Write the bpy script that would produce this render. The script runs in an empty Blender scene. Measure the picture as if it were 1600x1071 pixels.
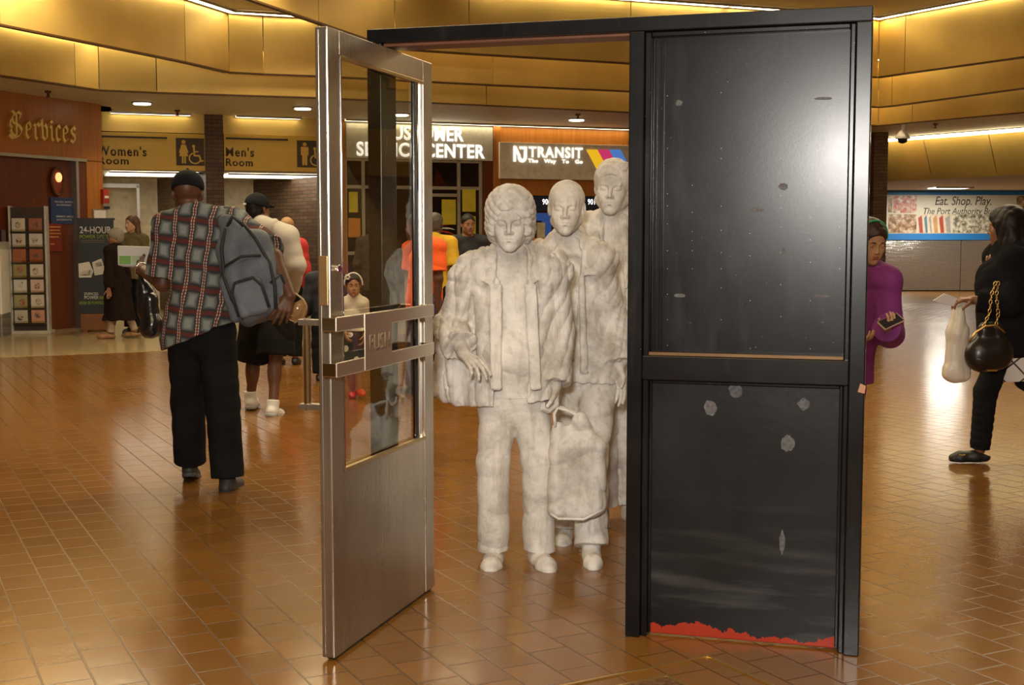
import bpy, math, random
import numpy as np
from mathutils import Vector, Matrix
random.seed(7)
SC = bpy.context.scene
COL = SC.collection
# ------------------------------------------------------------------ camera
CH, F = 1.42, 2000.0
TH = math.atan(165.5 / F)
ct, st_ = math.cos(TH), math.sin(TH)
cd = bpy.data.cameras.new('camera'); cam = bpy.data.objects.new('camera', cd); COL.objects.link(cam)
cam.location = (0, 0, CH); cam.rotation_euler = (math.pi/2 - TH, 0, 0)
cd.sensor_width = 36; cd.lens = 45; cd.clip_end = 200
SC.camera = cam
# ------------------------------------------------------------------ world and exposure
w = bpy.data.worlds.new('world'); SC.world = w; w.use_nodes = True
bg = w.node_tree.nodes['Background']; bg.inputs[0].default_value = (1.0, 0.74, 0.42, 1); bg.inputs[1].default_value = 0.12
SC.view_settings.view_transform = 'Standard'; SC.view_settings.look = 'None'
SC.view_settings.gamma = 1; SC.view_settings.use_curve_mapping = False
SC.view_settings.exposure = 0.0
# ------------------------------------------------------------------ camera flash, and unseen area lights added to fill the hall
def area(name, loc, rot, sx, sy, energy, col, spread=math.pi):
    l = bpy.data.lights.new(name, 'AREA'); l.shape = 'RECTANGLE'; l.size = sx; l.size_y = sy
    l.energy = energy; l.color = col; l.spread = spread
    o = bpy.data.objects.new(name, l); COL.objects.link(o); o.location = loc; o.rotation_euler = rot
    return o
WARM = (1.0, 0.80, 0.50)
area('camera_flash', (-0.25, -0.35, 1.95), (math.radians(84), 0, math.radians(-3)), 0.35, 0.25, 185, (1.0, 0.95, 0.88))
area('hall_fill_near', (0.0, 1.5, 4.6), (0, 0, 0), 5, 2, 170, (1.0, 0.74, 0.40))
area('hall_fill_mid', (-2.0, 9.5, 4.6), (0, 0, 0), 7, 2, 330, WARM)
area('hall_fill_right', (4.5, 11.0, 4.6), (0, 0, 0), 4, 3, 260, WARM)
area('hall_fill_far', (-3.5, 14.2, 4.3), (0, 0, 0), 7, 1.2, 260, WARM)
area('passage_fill', (10.75, 31.6, 2.585), (0, 0, 0), 0.8, 0.6, 150, (1.0, 0.93, 0.8))  # added to brighten the passage and the hoarding
area('hall_fill_back', (2.5, -3.5, 4.6), (0, 0, 0), 7, 2, 230, (1.0, 0.85, 0.62))

# ------------------------------------------------------------------ geometry helpers
def at(px, py, Y):
    u = (px-800)/F; v = (535.5-py)/F; t = Y/(ct+v*st_)
    return Vector((u*t, Y, CH + t*(-st_+v*ct)))
def hz(px, py, z):
    u = (px-800)/F; v = (535.5-py)/F; t = (z-CH)/(-st_+v*ct)
    return Vector((u*t, t*(ct+v*st_), z))
def tag(o, label=None, cat=None, group=None, kind=None):
    if label: o['label'] = label
    if cat: o['category'] = cat
    if group: o['group'] = group
    if kind: o['kind'] = kind
    return o
def empty(name, loc, rz=0, label=None, cat=None, group=None):
    o = bpy.data.objects.new(name, None); COL.objects.link(o); o.location = loc; o.rotation_euler = (0, 0, rz)
    o.empty_display_size = 0.1
    return tag(o, label, cat, group)
class MB:
    def __init__(s): s.v = []; s.f = []; s.mi = []
    def add(s, vs, fs, mi=0):
        n = len(s.v); s.v += [tuple(v) for v in vs]; s.f += [tuple(i+n for i in f) for f in fs]; s.mi += [mi]*len(fs); return s
    def box(s, x0, x1, y0, y1, z0, z1, mi=0):
        vs = [(x0,y0,z0),(x1,y0,z0),(x1,y1,z0),(x0,y1,z0),(x0,y0,z1),(x1,y0,z1),(x1,y1,z1),(x0,y1,z1)]
        return s.add(vs, [(0,3,2,1),(4,5,6,7),(0,1,5,4),(1,2,6,5),(2,3,7,6),(3,0,4,7)], mi)
    def hexa(s, b, t, mi=0):   # bottom 4 and top 4 points, counter-clockwise seen from above
        return s.add(list(b)+list(t), [(0,3,2,1),(4,5,6,7),(0,1,5,4),(1,2,6,5),(2,3,7,6),(3,0,4,7)], mi)
    def cyl(s, a, b, r, r2=None, seg=20, mi=0):
        r2 = r if r2 is None else r2; a = Vector(a); b = Vector(b); d = (b-a).normalized()
        u = d.orthogonal().normalized(); w_ = d.cross(u); vs = []
        for c, rr in ((a, r), (b, r2)):
            for i in range(seg):
                an = 2*math.pi*i/seg; vs.append(c+u*math.cos(an)*rr+w_*math.sin(an)*rr)
        fs = [(i, (i+1) % seg, seg+(i+1) % seg, seg+i) for i in range(seg)]
        fs += [tuple(range(seg))[::-1], tuple(range(seg, 2*seg))]
        return s.add(vs, fs, mi)
    def tube(s, pts, r, seg=10, mi=0):
        pts = [Vector(p) for p in pts]; n = len(pts); vs = []; u = None
        for i, p in enumerate(pts):
            d = (pts[min(i+1, n-1)]-pts[max(i-1, 0)]).normalized()
            u = d.orthogonal().normalized() if u is None else (u-d*u.dot(d)).normalized()
            w_ = d.cross(u); rr = r[i] if isinstance(r, (list, tuple)) else r
            for k in range(seg):
                an = 2*math.pi*k/seg; vs.append(p+u*math.cos(an)*rr+w_*math.sin(an)*rr)
        fs = [(i*seg+k, i*seg+(k+1) % seg, (i+1)*seg+(k+1) % seg, (i+1)*seg+k) for i in range(n-1) for k in range(seg)]
        fs += [tuple(range(seg))[::-1], tuple(range((n-1)*seg, n*seg))]
        return s.add(vs, fs, mi)
    def lathe(s, prof, c=(0,0,0), seg=28, mi=0):  # prof: (r, z)
        vs = []
        for r, z in prof:
            for k in range(seg):
                an = 2*math.pi*k/seg; vs.append((c[0]+r*math.cos(an), c[1]+r*math.sin(an), c[2]+z))
        n = len(prof)
        fs = [(i*seg+k, i*seg+(k+1) % seg, (i+1)*seg+(k+1) % seg, (i+1)*seg+k) for i in range(n-1) for k in range(seg)]
        fs += [tuple(range(seg))[::-1], tuple(range((n-1)*seg, n*seg))]
        return s.add(vs, fs, mi)
    def prism(s, pts, y0, y1, mi=0):   # polygon in (x, z) extruded along y; y0 front
        n = len(pts); vs = [(p[0], y0, p[1]) for p in pts]+[(p[0], y1, p[1]) for p in pts]
        ar = sum(pts[i][0]*pts[(i+1) % n][1]-pts[(i+1) % n][0]*pts[i][1] for i in range(n))
        fs = [tuple(range(n)), tuple(range(n, 2*n))[::-1]]+[(i, n+i, n+(i+1) % n, (i+1) % n) for i in range(n)]
        if ar < 0: fs = [f[::-1] for f in fs]
        return s.add(vs, fs, mi)
    def disc(s, x, z, r, y0, y1, seg=24, rz=None, mi=0):
        rz = r if rz is None else rz
        return s.prism([(x+r*math.cos(2*math.pi*i/seg), z+rz*math.sin(2*math.pi*i/seg)) for i in range(seg)], y0, y1, mi)
    def build(s, name, mat, parent=None, bevel=0, smooth=False):
        me = bpy.data.meshes.new(name); me.from_pydata(s.v, [], s.f); me.update()
        mats = mat if isinstance(mat, (list, tuple)) else [mat]
        for m in mats: me.materials.append(m)
        if len(mats) > 1: me.polygons.foreach_set('material_index', s.mi)
        if smooth: me.polygons.foreach_set('use_smooth', [True]*len(me.polygons))
        o = bpy.data.objects.new(name, me); COL.objects.link(o)
        if parent: o.parent = parent
        if bevel:
            b = o.modifiers.new('bevel', 'BEVEL'); b.width = bevel; b.segments = 2; b.limit_method = 'ANGLE'
        return o
def copy_tree(o, parent=None):
    c = o.copy(); COL.objects.link(c)
    if parent: c.parent = parent
    for ch in list(o.children): copy_tree(ch, c)
    return c
def struct(o): o['kind'] = 'structure'; return o
def text_mesh(s, bold=0.0, shear=0.0, spacing=1.0):
    cu = bpy.data.curves.new('lettering', 'FONT'); cu.body = s; cu.size = 1; cu.offset = bold; cu.shear = shear
    cu.extrude = 0.0; cu.space_character = spacing; cu.resolution_u = 4
    o = bpy.data.objects.new('lettering', cu); COL.objects.link(o)
    bpy.context.view_layer.update()
    me = bpy.data.meshes.new_from_object(o.evaluated_get(bpy.context.evaluated_depsgraph_get()))
    bpy.data.objects.remove(o); bpy.data.curves.remove(cu)
    return me
def text(s, x0, x1, z0, z1, y, mat, parent, bold=0.02, shear=0.0, name='lettering', depth=0.006, spacing=1.0):
    me = text_mesh(s, bold, shear, spacing)
    n = len(me.vertices); a = np.zeros(n*3); me.vertices.foreach_get('co', a); a = a.reshape(-1, 3)
    lo = a.min(0); hi = a.max(0)
    X = x0+(a[:, 0]-lo[0])/(hi[0]-lo[0])*(x1-x0); Z = z0+(a[:, 1]-lo[1])/(hi[1]-lo[1])*(z1-z0)
    me.vertices.foreach_set('co', np.stack([X, np.full(n, y), Z], 1).ravel()); me.update()
    me.name = name; me.materials.clear(); me.materials.append(mat)
    o = bpy.data.objects.new(name, me); COL.objects.link(o)
    if parent: o.parent = parent
    sm = o.modifiers.new('thick', 'SOLIDIFY'); sm.thickness = depth; sm.offset = 0
    return o
class Wall:   # a vertical plane given in plan; local x along it, local y away from the camera
    def __init__(s, A, B):
        s.A = Vector((A[0], A[1], 0)); s.B = Vector((B[0], B[1], 0)); s.d = (s.B-s.A).normalized()
        s.rz = math.atan2(s.d.y, s.d.x); s.n = Vector((-s.d.y, s.d.x, 0)); s.len = (s.B-s.A).length
    def uz(s, px, py, off=0):
        r = Vector(((px-800)/F, ct+(535.5-py)/F*st_, -st_+(535.5-py)/F*ct))
        o = Vector((0, 0, CH)); t = ((s.A+s.n*off)-o).dot(s.n)/r.dot(s.n); p = o+r*t
        return (p-s.A).dot(s.d), p.z
    def u(s, px, py=370, off=0): return s.uz(px, py, off)[0]
    def pos(s, u, off=0, z=0): return s.A+s.d*u+s.n*off+Vector((0, 0, z))
    def root(s, name, label=None, cat=None, group=None, u=0, off=0, z=0):
        return empty(name, s.pos(u, off, z), s.rz, label, cat, group)
    def rect(s, x0, y0, x1, y1, off=0):   # pixel rectangle -> (u0,u1,z0,z1)
        xm = (x0+x1)/2; ym = (y0+y1)/2
        return s.uz(x0, ym, off)[0], s.uz(x1, ym, off)[0], s.uz(xm, y1, off)[1], s.uz(xm, y0, off)[1]

# ------------------------------------------------------------------ materials
class NB:
    def __init__(s, name):
        s.m = bpy.data.materials.new(name); s.m.use_nodes = True; s.t = s.m.node_tree
        s.b = s.t.nodes['Principled BSDF']
    def n(s, typ, **kw):
        nd = s.t.nodes.new(typ)
        for k, v in kw.items(): setattr(nd, k, v)
        return nd
    def lk(s, a, b): s.t.links.new(a, b)
    def inp(s, sock, v):
        if isinstance(v, bpy.types.NodeSocket): s.lk(v, sock)
        elif isinstance(v, (tuple, list)) and len(v) == 3 and sock.type == 'RGBA': sock.default_value = (*v, 1)
        else: sock.default_value = v
    def math(s, op, a, b=0.0, clamp=False):
        nd = s.n('ShaderNodeMath', operation=op, use_clamp=clamp); s.inp(nd.inputs[0], a); s.inp(nd.inputs[1], b); return nd.outputs[0]
    def mix(s, f, a, b, mode='MIX'):
        nd = s.n('ShaderNodeMix', data_type='RGBA', blend_type=mode); s.inp(nd.inputs[0], f); s.inp(nd.inputs[6], a); s.inp(nd.inputs[7], b); return nd.outputs[2]
    def coord(s, kind='Object', loc=(0,0,0), rot=(0,0,0), sc=(1,1,1)):
        c = s.n('ShaderNodeTexCoord'); m = s.n('ShaderNodeMapping')
        s.lk(c.outputs[kind], m.inputs[0]); m.inputs[1].default_value = loc; m.inputs[2].default_value = rot; m.inputs[3].default_value = sc
        return m.outputs[0]
    def noise(s, scale, vec=None, detail=3, rough=0.55):
        nd = s.n('ShaderNodeTexNoise'); nd.inputs['Scale'].default_value = scale; nd.inputs['Detail'].default_value = detail
        nd.inputs['Roughness'].default_value = rough
        s.lk(vec if vec is not None else s.coord(), nd.inputs['Vector']); return nd.outputs['Fac']
    def ramp(s, f, stops):
        nd = s.n('ShaderNodeValToRGB'); s.inp(nd.inputs[0], f); e = nd.color_ramp.elements
        while len(e) < len(stops): e.new(0.5)
        for el, (p, c) in zip(e, stops):
            el.position = p; el.color = (*c, 1) if len(c) == 3 else c
        return nd.outputs[0]
    def step(s, v, lo, hi):
        nd = s.n('ShaderNodeMapRange', clamp=True); s.inp(nd.inputs[0], v); nd.inputs[1].default_value = lo; nd.inputs[2].default_value = hi; return nd.outputs[0]
    def bump(s, h, strength=0.3, dist=0.01):
        nd = s.n('ShaderNodeBump'); nd.inputs['Strength'].default_value = strength; nd.inputs['Distance'].default_value = dist
        s.inp(nd.inputs['Height'], h); s.lk(nd.outputs[0], s.b.inputs['Normal']); return nd
    def set(s, **kw):
        M_ = {'col': 'Base Color', 'rough': 'Roughness', 'metal': 'Metallic', 'spec': 'Specular IOR Level', 'ec': 'Emission Color', 'es': 'Emission Strength',
              'trans': 'Transmission Weight', 'ior': 'IOR', 'alpha': 'Alpha', 'coat': 'Coat Weight', 'coatr': 'Coat Roughness', 'sheen': 'Sheen Weight', 'sss': 'Subsurface Weight'}
        for k, v in kw.items(): s.inp(s.b.inputs[M_[k]], v)
        return s
MC = {}
def mat(name, col, rough=0.6, metal=0.0, var=0.15, scale=8, bump=0.0, bscale=60, **kw):
    if name in MC: return MC[name]
    nb = NB(name); f = nb.noise(scale)
    a = tuple(c*(1-var) for c in col); b = tuple(min(1, c*(1+var)) for c in col)
    nb.set(col=nb.mix(nb.step(f, 0.3, 0.7), a, b), rough=rough, metal=metal, **kw)
    if bump: nb.bump(nb.noise(bscale), bump, 0.01)
    MC[name] = nb.m; return nb.m
def emit(name, col, s):
    if name in MC: return MC[name]
    nb = NB(name); nb.set(col=col, ec=col, es=s, rough=0.5); MC[name] = nb.m; return nb.m
def m_plaster():
    nb = NB('plaster'); c = nb.coord(); n1 = nb.noise(5, c, 6, 0.65); n2 = nb.noise(28, c, 5, 0.6)
    c3 = nb.coord(sc=(1, 1, 0.16)); n3 = nb.noise(22, c3, 4, 0.6)
    col = nb.ramp(n1, [(0.30, (0.36, 0.325, 0.28)), (0.50, (0.68, 0.655, 0.61)), (0.68, (0.84, 0.82, 0.78))])
    col = nb.mix(nb.math('MULTIPLY', nb.step(n3, 0.52, 0.70), 0.6), col, (0.42, 0.36, 0.28))
    col = nb.mix(nb.math('MULTIPLY', nb.step(n2, 0.55, 0.70), 0.42), col, (0.34, 0.34, 0.35))
    nb.set(col=col, rough=0.62, spec=0.3)
    h = nb.math('ADD', nb.math('MULTIPLY', nb.noise(70, c, 5, 0.7), 0.5), nb.math('MULTIPLY', n3, 0.8))
    nb.bump(h, 0.55, 0.012); return nb.m
def m_brass(name='brushed_brass', col=(0.62, 0.43, 0.125)):
    nb = NB(name); c = nb.coord(sc=(1, 1, 30)); n1 = nb.noise(3, c, 4); n2 = nb.noise(1.1)
    nb.set(col=nb.mix(nb.step(n2, 0.3, 0.7), tuple(k*0.86 for k in col), tuple(min(1, k*1.12) for k in col)), metal=0.62,
           rough=nb.math('ADD', nb.math('MULTIPLY', n1, 0.15), 0.30))
    nb.bump(nb.math('ADD', n1, nb.math('MULTIPLY', n2, 3)), 0.12, 0.01); return nb.m
def m_wood(name, c1, c2, rough=0.35, vert=True, scale=1.0):
    nb = NB(name); c = nb.coord(sc=(12*scale, 12*scale, 0.7*scale) if vert else (0.7*scale, 12*scale, 12*scale))
    n = nb.noise(1.6, c, 6, 0.65); nb.set(col=nb.mix(nb.step(n, 0.3, 0.7), c1, c2), rough=rough, spec=0.4); nb.bump(n, 0.05); return nb.m
def m_brick(name='brick'):
    nb = NB(name); tc = nb.n('ShaderNodeTexCoord'); sp = nb.n('ShaderNodeSeparateXYZ'); nb.lk(tc.outputs['Object'], sp.inputs[0])
    cb = nb.n('ShaderNodeCombineXYZ'); nb.lk(nb.math('ADD', sp.outputs[0], sp.outputs[1]), cb.inputs[0]); nb.lk(sp.outputs[2], cb.inputs[1])
    br = nb.n('ShaderNodeTexBrick'); nb.lk(cb.outputs[0], br.inputs['Vector'])
    for k, v in (('Scale', 1.0), ('Mortar Size', 0.006), ('Brick Width', 0.2), ('Row Height', 0.067), ('Bias', 0.0)): br.inputs[k].default_value = v
    br.inputs['Color1'].default_value = (0.085, 0.042, 0.022, 1); br.inputs['Color2'].default_value = (0.15, 0.085, 0.045, 1); br.inputs['Mortar'].default_value = (0.035, 0.025, 0.018, 1)
    nb.set(col=br.outputs['Color'], rough=0.55); nb.bump(nb.math('SUBTRACT', 1.0, br.outputs['Fac']), 0.5, 0.01); return nb.m
def m_floor():
    nb = NB('quarry_tile'); c = nb.coord(rot=(0, 0, math.radians(-116.8)))
    br = nb.n('ShaderNodeTexBrick'); nb.lk(c, br.inputs['Vector']); br.offset = 0.5
    for k, v in (('Scale', 1.0), ('Mortar Size', 0.0042), ('Mortar Smooth', 0.3), ('Brick Width', 0.205), ('Row Height', 0.152), ('Bias', -0.1)): br.inputs[k].default_value = v
    br.inputs['Color1'].default_value = (0.155, 0.066, 0.010, 1); br.inputs['Color2'].default_value = (0.225, 0.100, 0.017, 1); br.inputs['Mortar'].default_value = (0.06, 0.027, 0.008, 1)
    n1 = nb.noise(0.7, None, 4); n2 = nb.noise(35, None, 4)
    col = nb.mix(nb.step(n1, 0.25, 0.75), br.outputs['Color'], (0.20, 0.086, 0.013)); 
    col = nb.mix(nb.math('MULTIPLY', br.outputs['Fac'], 0.55), col, (0.05, 0.023, 0.008))
    nb.set(col=col, spec=0.6, rough=nb.math('ADD', nb.math('ADD', nb.math('MULTIPLY', n1, 0.12), nb.math('MULTIPLY', n2, 0.06)), nb.math('ADD', 0.09, nb.math('MULTIPLY', br.outputs['Fac'], 0.12))))
    sepc = nb.n('ShaderNodeSeparateColor'); nb.lk(br.outputs['Color'], sepc.inputs[0])
    h = nb.math('ADD', nb.math('MULTIPLY', nb.math('SUBTRACT', 1.0, br.outputs['Fac']), 1.0), nb.math('ADD', nb.math('MULTIPLY', nb.noise(7, None, 2), 0.9), nb.math('MULTIPLY', n2, 0.08)))
    nb.bump(h, 0.17, 0.005); return nb.m
def m_lightfloor():
    nb = NB('beige_tile'); c = nb.coord(rot=(0, 0, math.radians(20)))
    br = nb.n('ShaderNodeTexBrick'); nb.lk(c, br.inputs['Vector']); br.offset = 0.0
    for k, v in (('Scale', 1.0), ('Mortar Size', 0.006), ('Brick Width', 0.6), ('Row Height', 0.6)): br.inputs[k].default_value = v
    br.inputs['Color1'].default_value = (0.42, 0.33, 0.17, 1); br.inputs['Color2'].default_value = (0.36, 0.28, 0.14, 1); br.inputs['Mortar'].default_value = (0.25, 0.18, 0.1, 1)
    nb.set(col=br.outputs['Color'], rough=0.18); return nb.m
def m_steel():
    nb = NB('brushed_steel'); c = nb.coord(sc=(1, 1, 40)); n1 = nb.noise(3, nb.coord(sc=(60, 60, 1)), 1); n2 = nb.noise(3.2)
    n3 = nb.noise(2.1, nb.coord(loc=(4, 2, 1), sc=(1, 1, 0.35)), 5)
    nb.set(col=nb.mix(nb.step(n3, 0.35, 0.7), (0.38, 0.33, 0.27), (0.57, 0.52, 0.45)), metal=0.9,
           rough=nb.math('ADD', nb.math('ADD', nb.math('MULTIPLY', n1, 0.12), nb.math('MULTIPLY', n2, 0.2)), 0.14))
    return nb.m
def m_blackpaint():
    nb = NB('black_paint'); c = nb.coord(); n1 = nb.noise(2.5, c, 5, 0.6); n2 = nb.noise(30, c, 5, 0.7); n4 = nb.noise(9, nb.coord(loc=(3, 1, 0), sc=(1, 1, 0.2)), 4)
    col = nb.mix(nb.step(n1, 0.3, 0.75), (0.003, 0.003, 0.0033), (0.010, 0.0095, 0.0105))
    col = nb.mix(nb.math('MULTIPLY', nb.step(n4, 0.55, 0.8), 0.35), col, (0.06, 0.06, 0.065))
    col = nb.mix(nb.step(nb.noise(120, c, 2), 0.77, 0.79), col, (0.35, 0.34, 0.33))
    nb.set(col=col, rough=nb.math('ADD', nb.math('MULTIPLY', n1, 0.10), 0.20), spec=0.27)
    nb.bump(nb.math('ADD', nb.math('MULTIPLY', n2, 0.3), nb.math('MULTIPLY', nb.noise(120, c, 2), 0.2)), 0.05, 0.003); return nb.m
def m_glass(name='clear_glass', tint=(0.93, 0.93, 0.88), ior=1.5, gain=1.0):
    nb = NB(name); out = nb.t.nodes['Material Output']
    tr = nb.n('ShaderNodeBsdfTransparent'); tr.inputs[0].default_value = (*tint, 1)
    gl = nb.n('ShaderNodeBsdfGlossy'); gl.inputs['Roughness'].default_value = 0.0; gl.inputs[0].default_value = (0.95, 0.95, 0.95, 1)
    ge = nb.n('ShaderNodeNewGeometry'); fr = nb.n('ShaderNodeFresnel'); nb.lk(nb.math('ADD', ior, nb.math('MULTIPLY', ge.outputs['Backfacing'], 1/ior-ior)), fr.inputs[0])
    mx = nb.n('ShaderNodeMixShader'); nb.lk(nb.math('MULTIPLY', fr.outputs[0], gain, True), mx.inputs[0]); nb.lk(tr.outputs[0], mx.inputs[1]); nb.lk(gl.outputs[0], mx.inputs[2]); nb.lk(mx.outputs[0], out.inputs[0])
    return nb.m
def m_plaid():
    nb = NB('plaid_cotton'); tc = nb.n('ShaderNodeTexCoord'); nz = nb.n('ShaderNodeTexNoise'); nz.inputs['Scale'].default_value = 6
    nb.lk(tc.outputs['Object'], nz.inputs['Vector'])
    mp = nb.n('ShaderNodeMapping'); nb.lk(tc.outputs['Object'], mp.inputs[0]); mp.inputs[2].default_value = (0, math.radians(-7), 0)
    sp = nb.n('ShaderNodeSeparateXYZ'); nb.lk(mp.outputs[0], sp.inputs[0])
    wob = nb.math('MULTIPLY', nb.math('SUBTRACT', nz.outputs['Fac'], 0.5), 0.05)
    X = nb.math('ADD', sp.outputs[0], wob); Z = nb.math('ADD', sp.outputs[2], wob)
    px = nb.math('FRACT', nb.math('MULTIPLY', X, 10.2)); pz = nb.math('FRACT', nb.math('MULTIPLY', Z, 8.0))
    dx = nb.math('ABSOLUTE', nb.math('SUBTRACT', px, 0.5)); dz = nb.math('ABSOLUTE', nb.math('SUBTRACT', pz, 0.5))
    base = nb.mix(nb.math('MAXIMUM', nb.step(dx, 0.12, 0.36), nb.step(dz, 0.16, 0.34)), (0.22, 0.25, 0.235), (0.035, 0.037, 0.042))
    red = nb.mix(nb.math('MULTIPLY', nb.step(dz, 0.38, 0.44), 0.7), base, (0.13, 0.028, 0.02))
    vx = nb.math('MULTIPLY', nb.step(dx, 0.40, 0.42), nb.math('SUBTRACT', 1.0, nb.step(dx, 0.46, 0.47)))
    col = nb.mix(nb.math('MULTIPLY', nb.step(dx, 0.38, 0.42), 0.55), red, (0.15, 0.03, 0.022))
    dots = nb.math('GREATER_THAN', nb.math('FRACT', nb.math('MULTIPLY', Z, 60)), 0.45)
    col = nb.mix(nb.math('MULTIPLY', vx, nb.math('ADD', nb.math('MULTIPLY', dots, 0.6), 0.2)), col, (0.6, 0.5, 0.42))
    nb.set(col=col, rough=0.85, spec=0.15); return nb.m
def m_two(name, c1, c2, scale=20, lo=0.5, hi=0.52, rough=0.8, voro=False):
    nb = NB(name)
    if voro:
        v = nb.n('ShaderNodeTexVoronoi'); v.inputs['Scale'].default_value = scale; nb.lk(nb.coord(), v.inputs['Vector']); f = v.outputs['Distance']
    else: f = nb.noise(scale, None, 1)
    nb.set(col=nb.mix(nb.step(f, lo, hi), c1, c2), rough=rough); return nb.m
def m_photo(name, stops, scale=6, loc=(0,0,0)):
    nb = NB(name); c = nb.coord(loc=loc); f = nb.noise(scale, c, 4, 0.6); nb.set(col=nb.ramp(f, stops), rough=0.4)
    return nb.m

PLASTER = m_plaster(); BRASS = m_brass(); FLOOR = m_floor(); STEEL = m_steel(); BLACKP = m_blackpaint()
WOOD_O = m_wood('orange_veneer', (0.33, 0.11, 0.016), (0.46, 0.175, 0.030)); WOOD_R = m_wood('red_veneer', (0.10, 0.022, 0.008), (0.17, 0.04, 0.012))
BRICK = m_brick(); GLASS = m_glass(); SOFFIT = mat('soffit_paint', (0.62, 0.55, 0.42), 0.6, var=0.05)
LT_STRIP = emit('strip_lamp', (1.0, 0.86, 0.55), 14); LT_COVE = emit('cove_lamp', (1.0, 0.84, 0.50), 16); LT_DOWN = emit('down_lamp', (1.0, 0.9, 0.65), 9); LT_WHITE = emit('white_panel_lamp', (1.0, 0.93, 0.76), 4.5)
DARK = mat('dark_interior', (0.018, 0.012, 0.008), 0.5); WHITE = mat('white_paint', (0.75, 0.72, 0.66), 0.5, var=0.04)
BLACK = mat('black_plastic', (0.012, 0.012, 0.013), 0.4); ALU = mat('aluminium', (0.42, 0.40, 0.36), 0.35, 0.8, var=0.06); CHROME = mat('chrome', (0.85, 0.85, 0.85), 0.08, 1.0, var=0.02)
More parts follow.
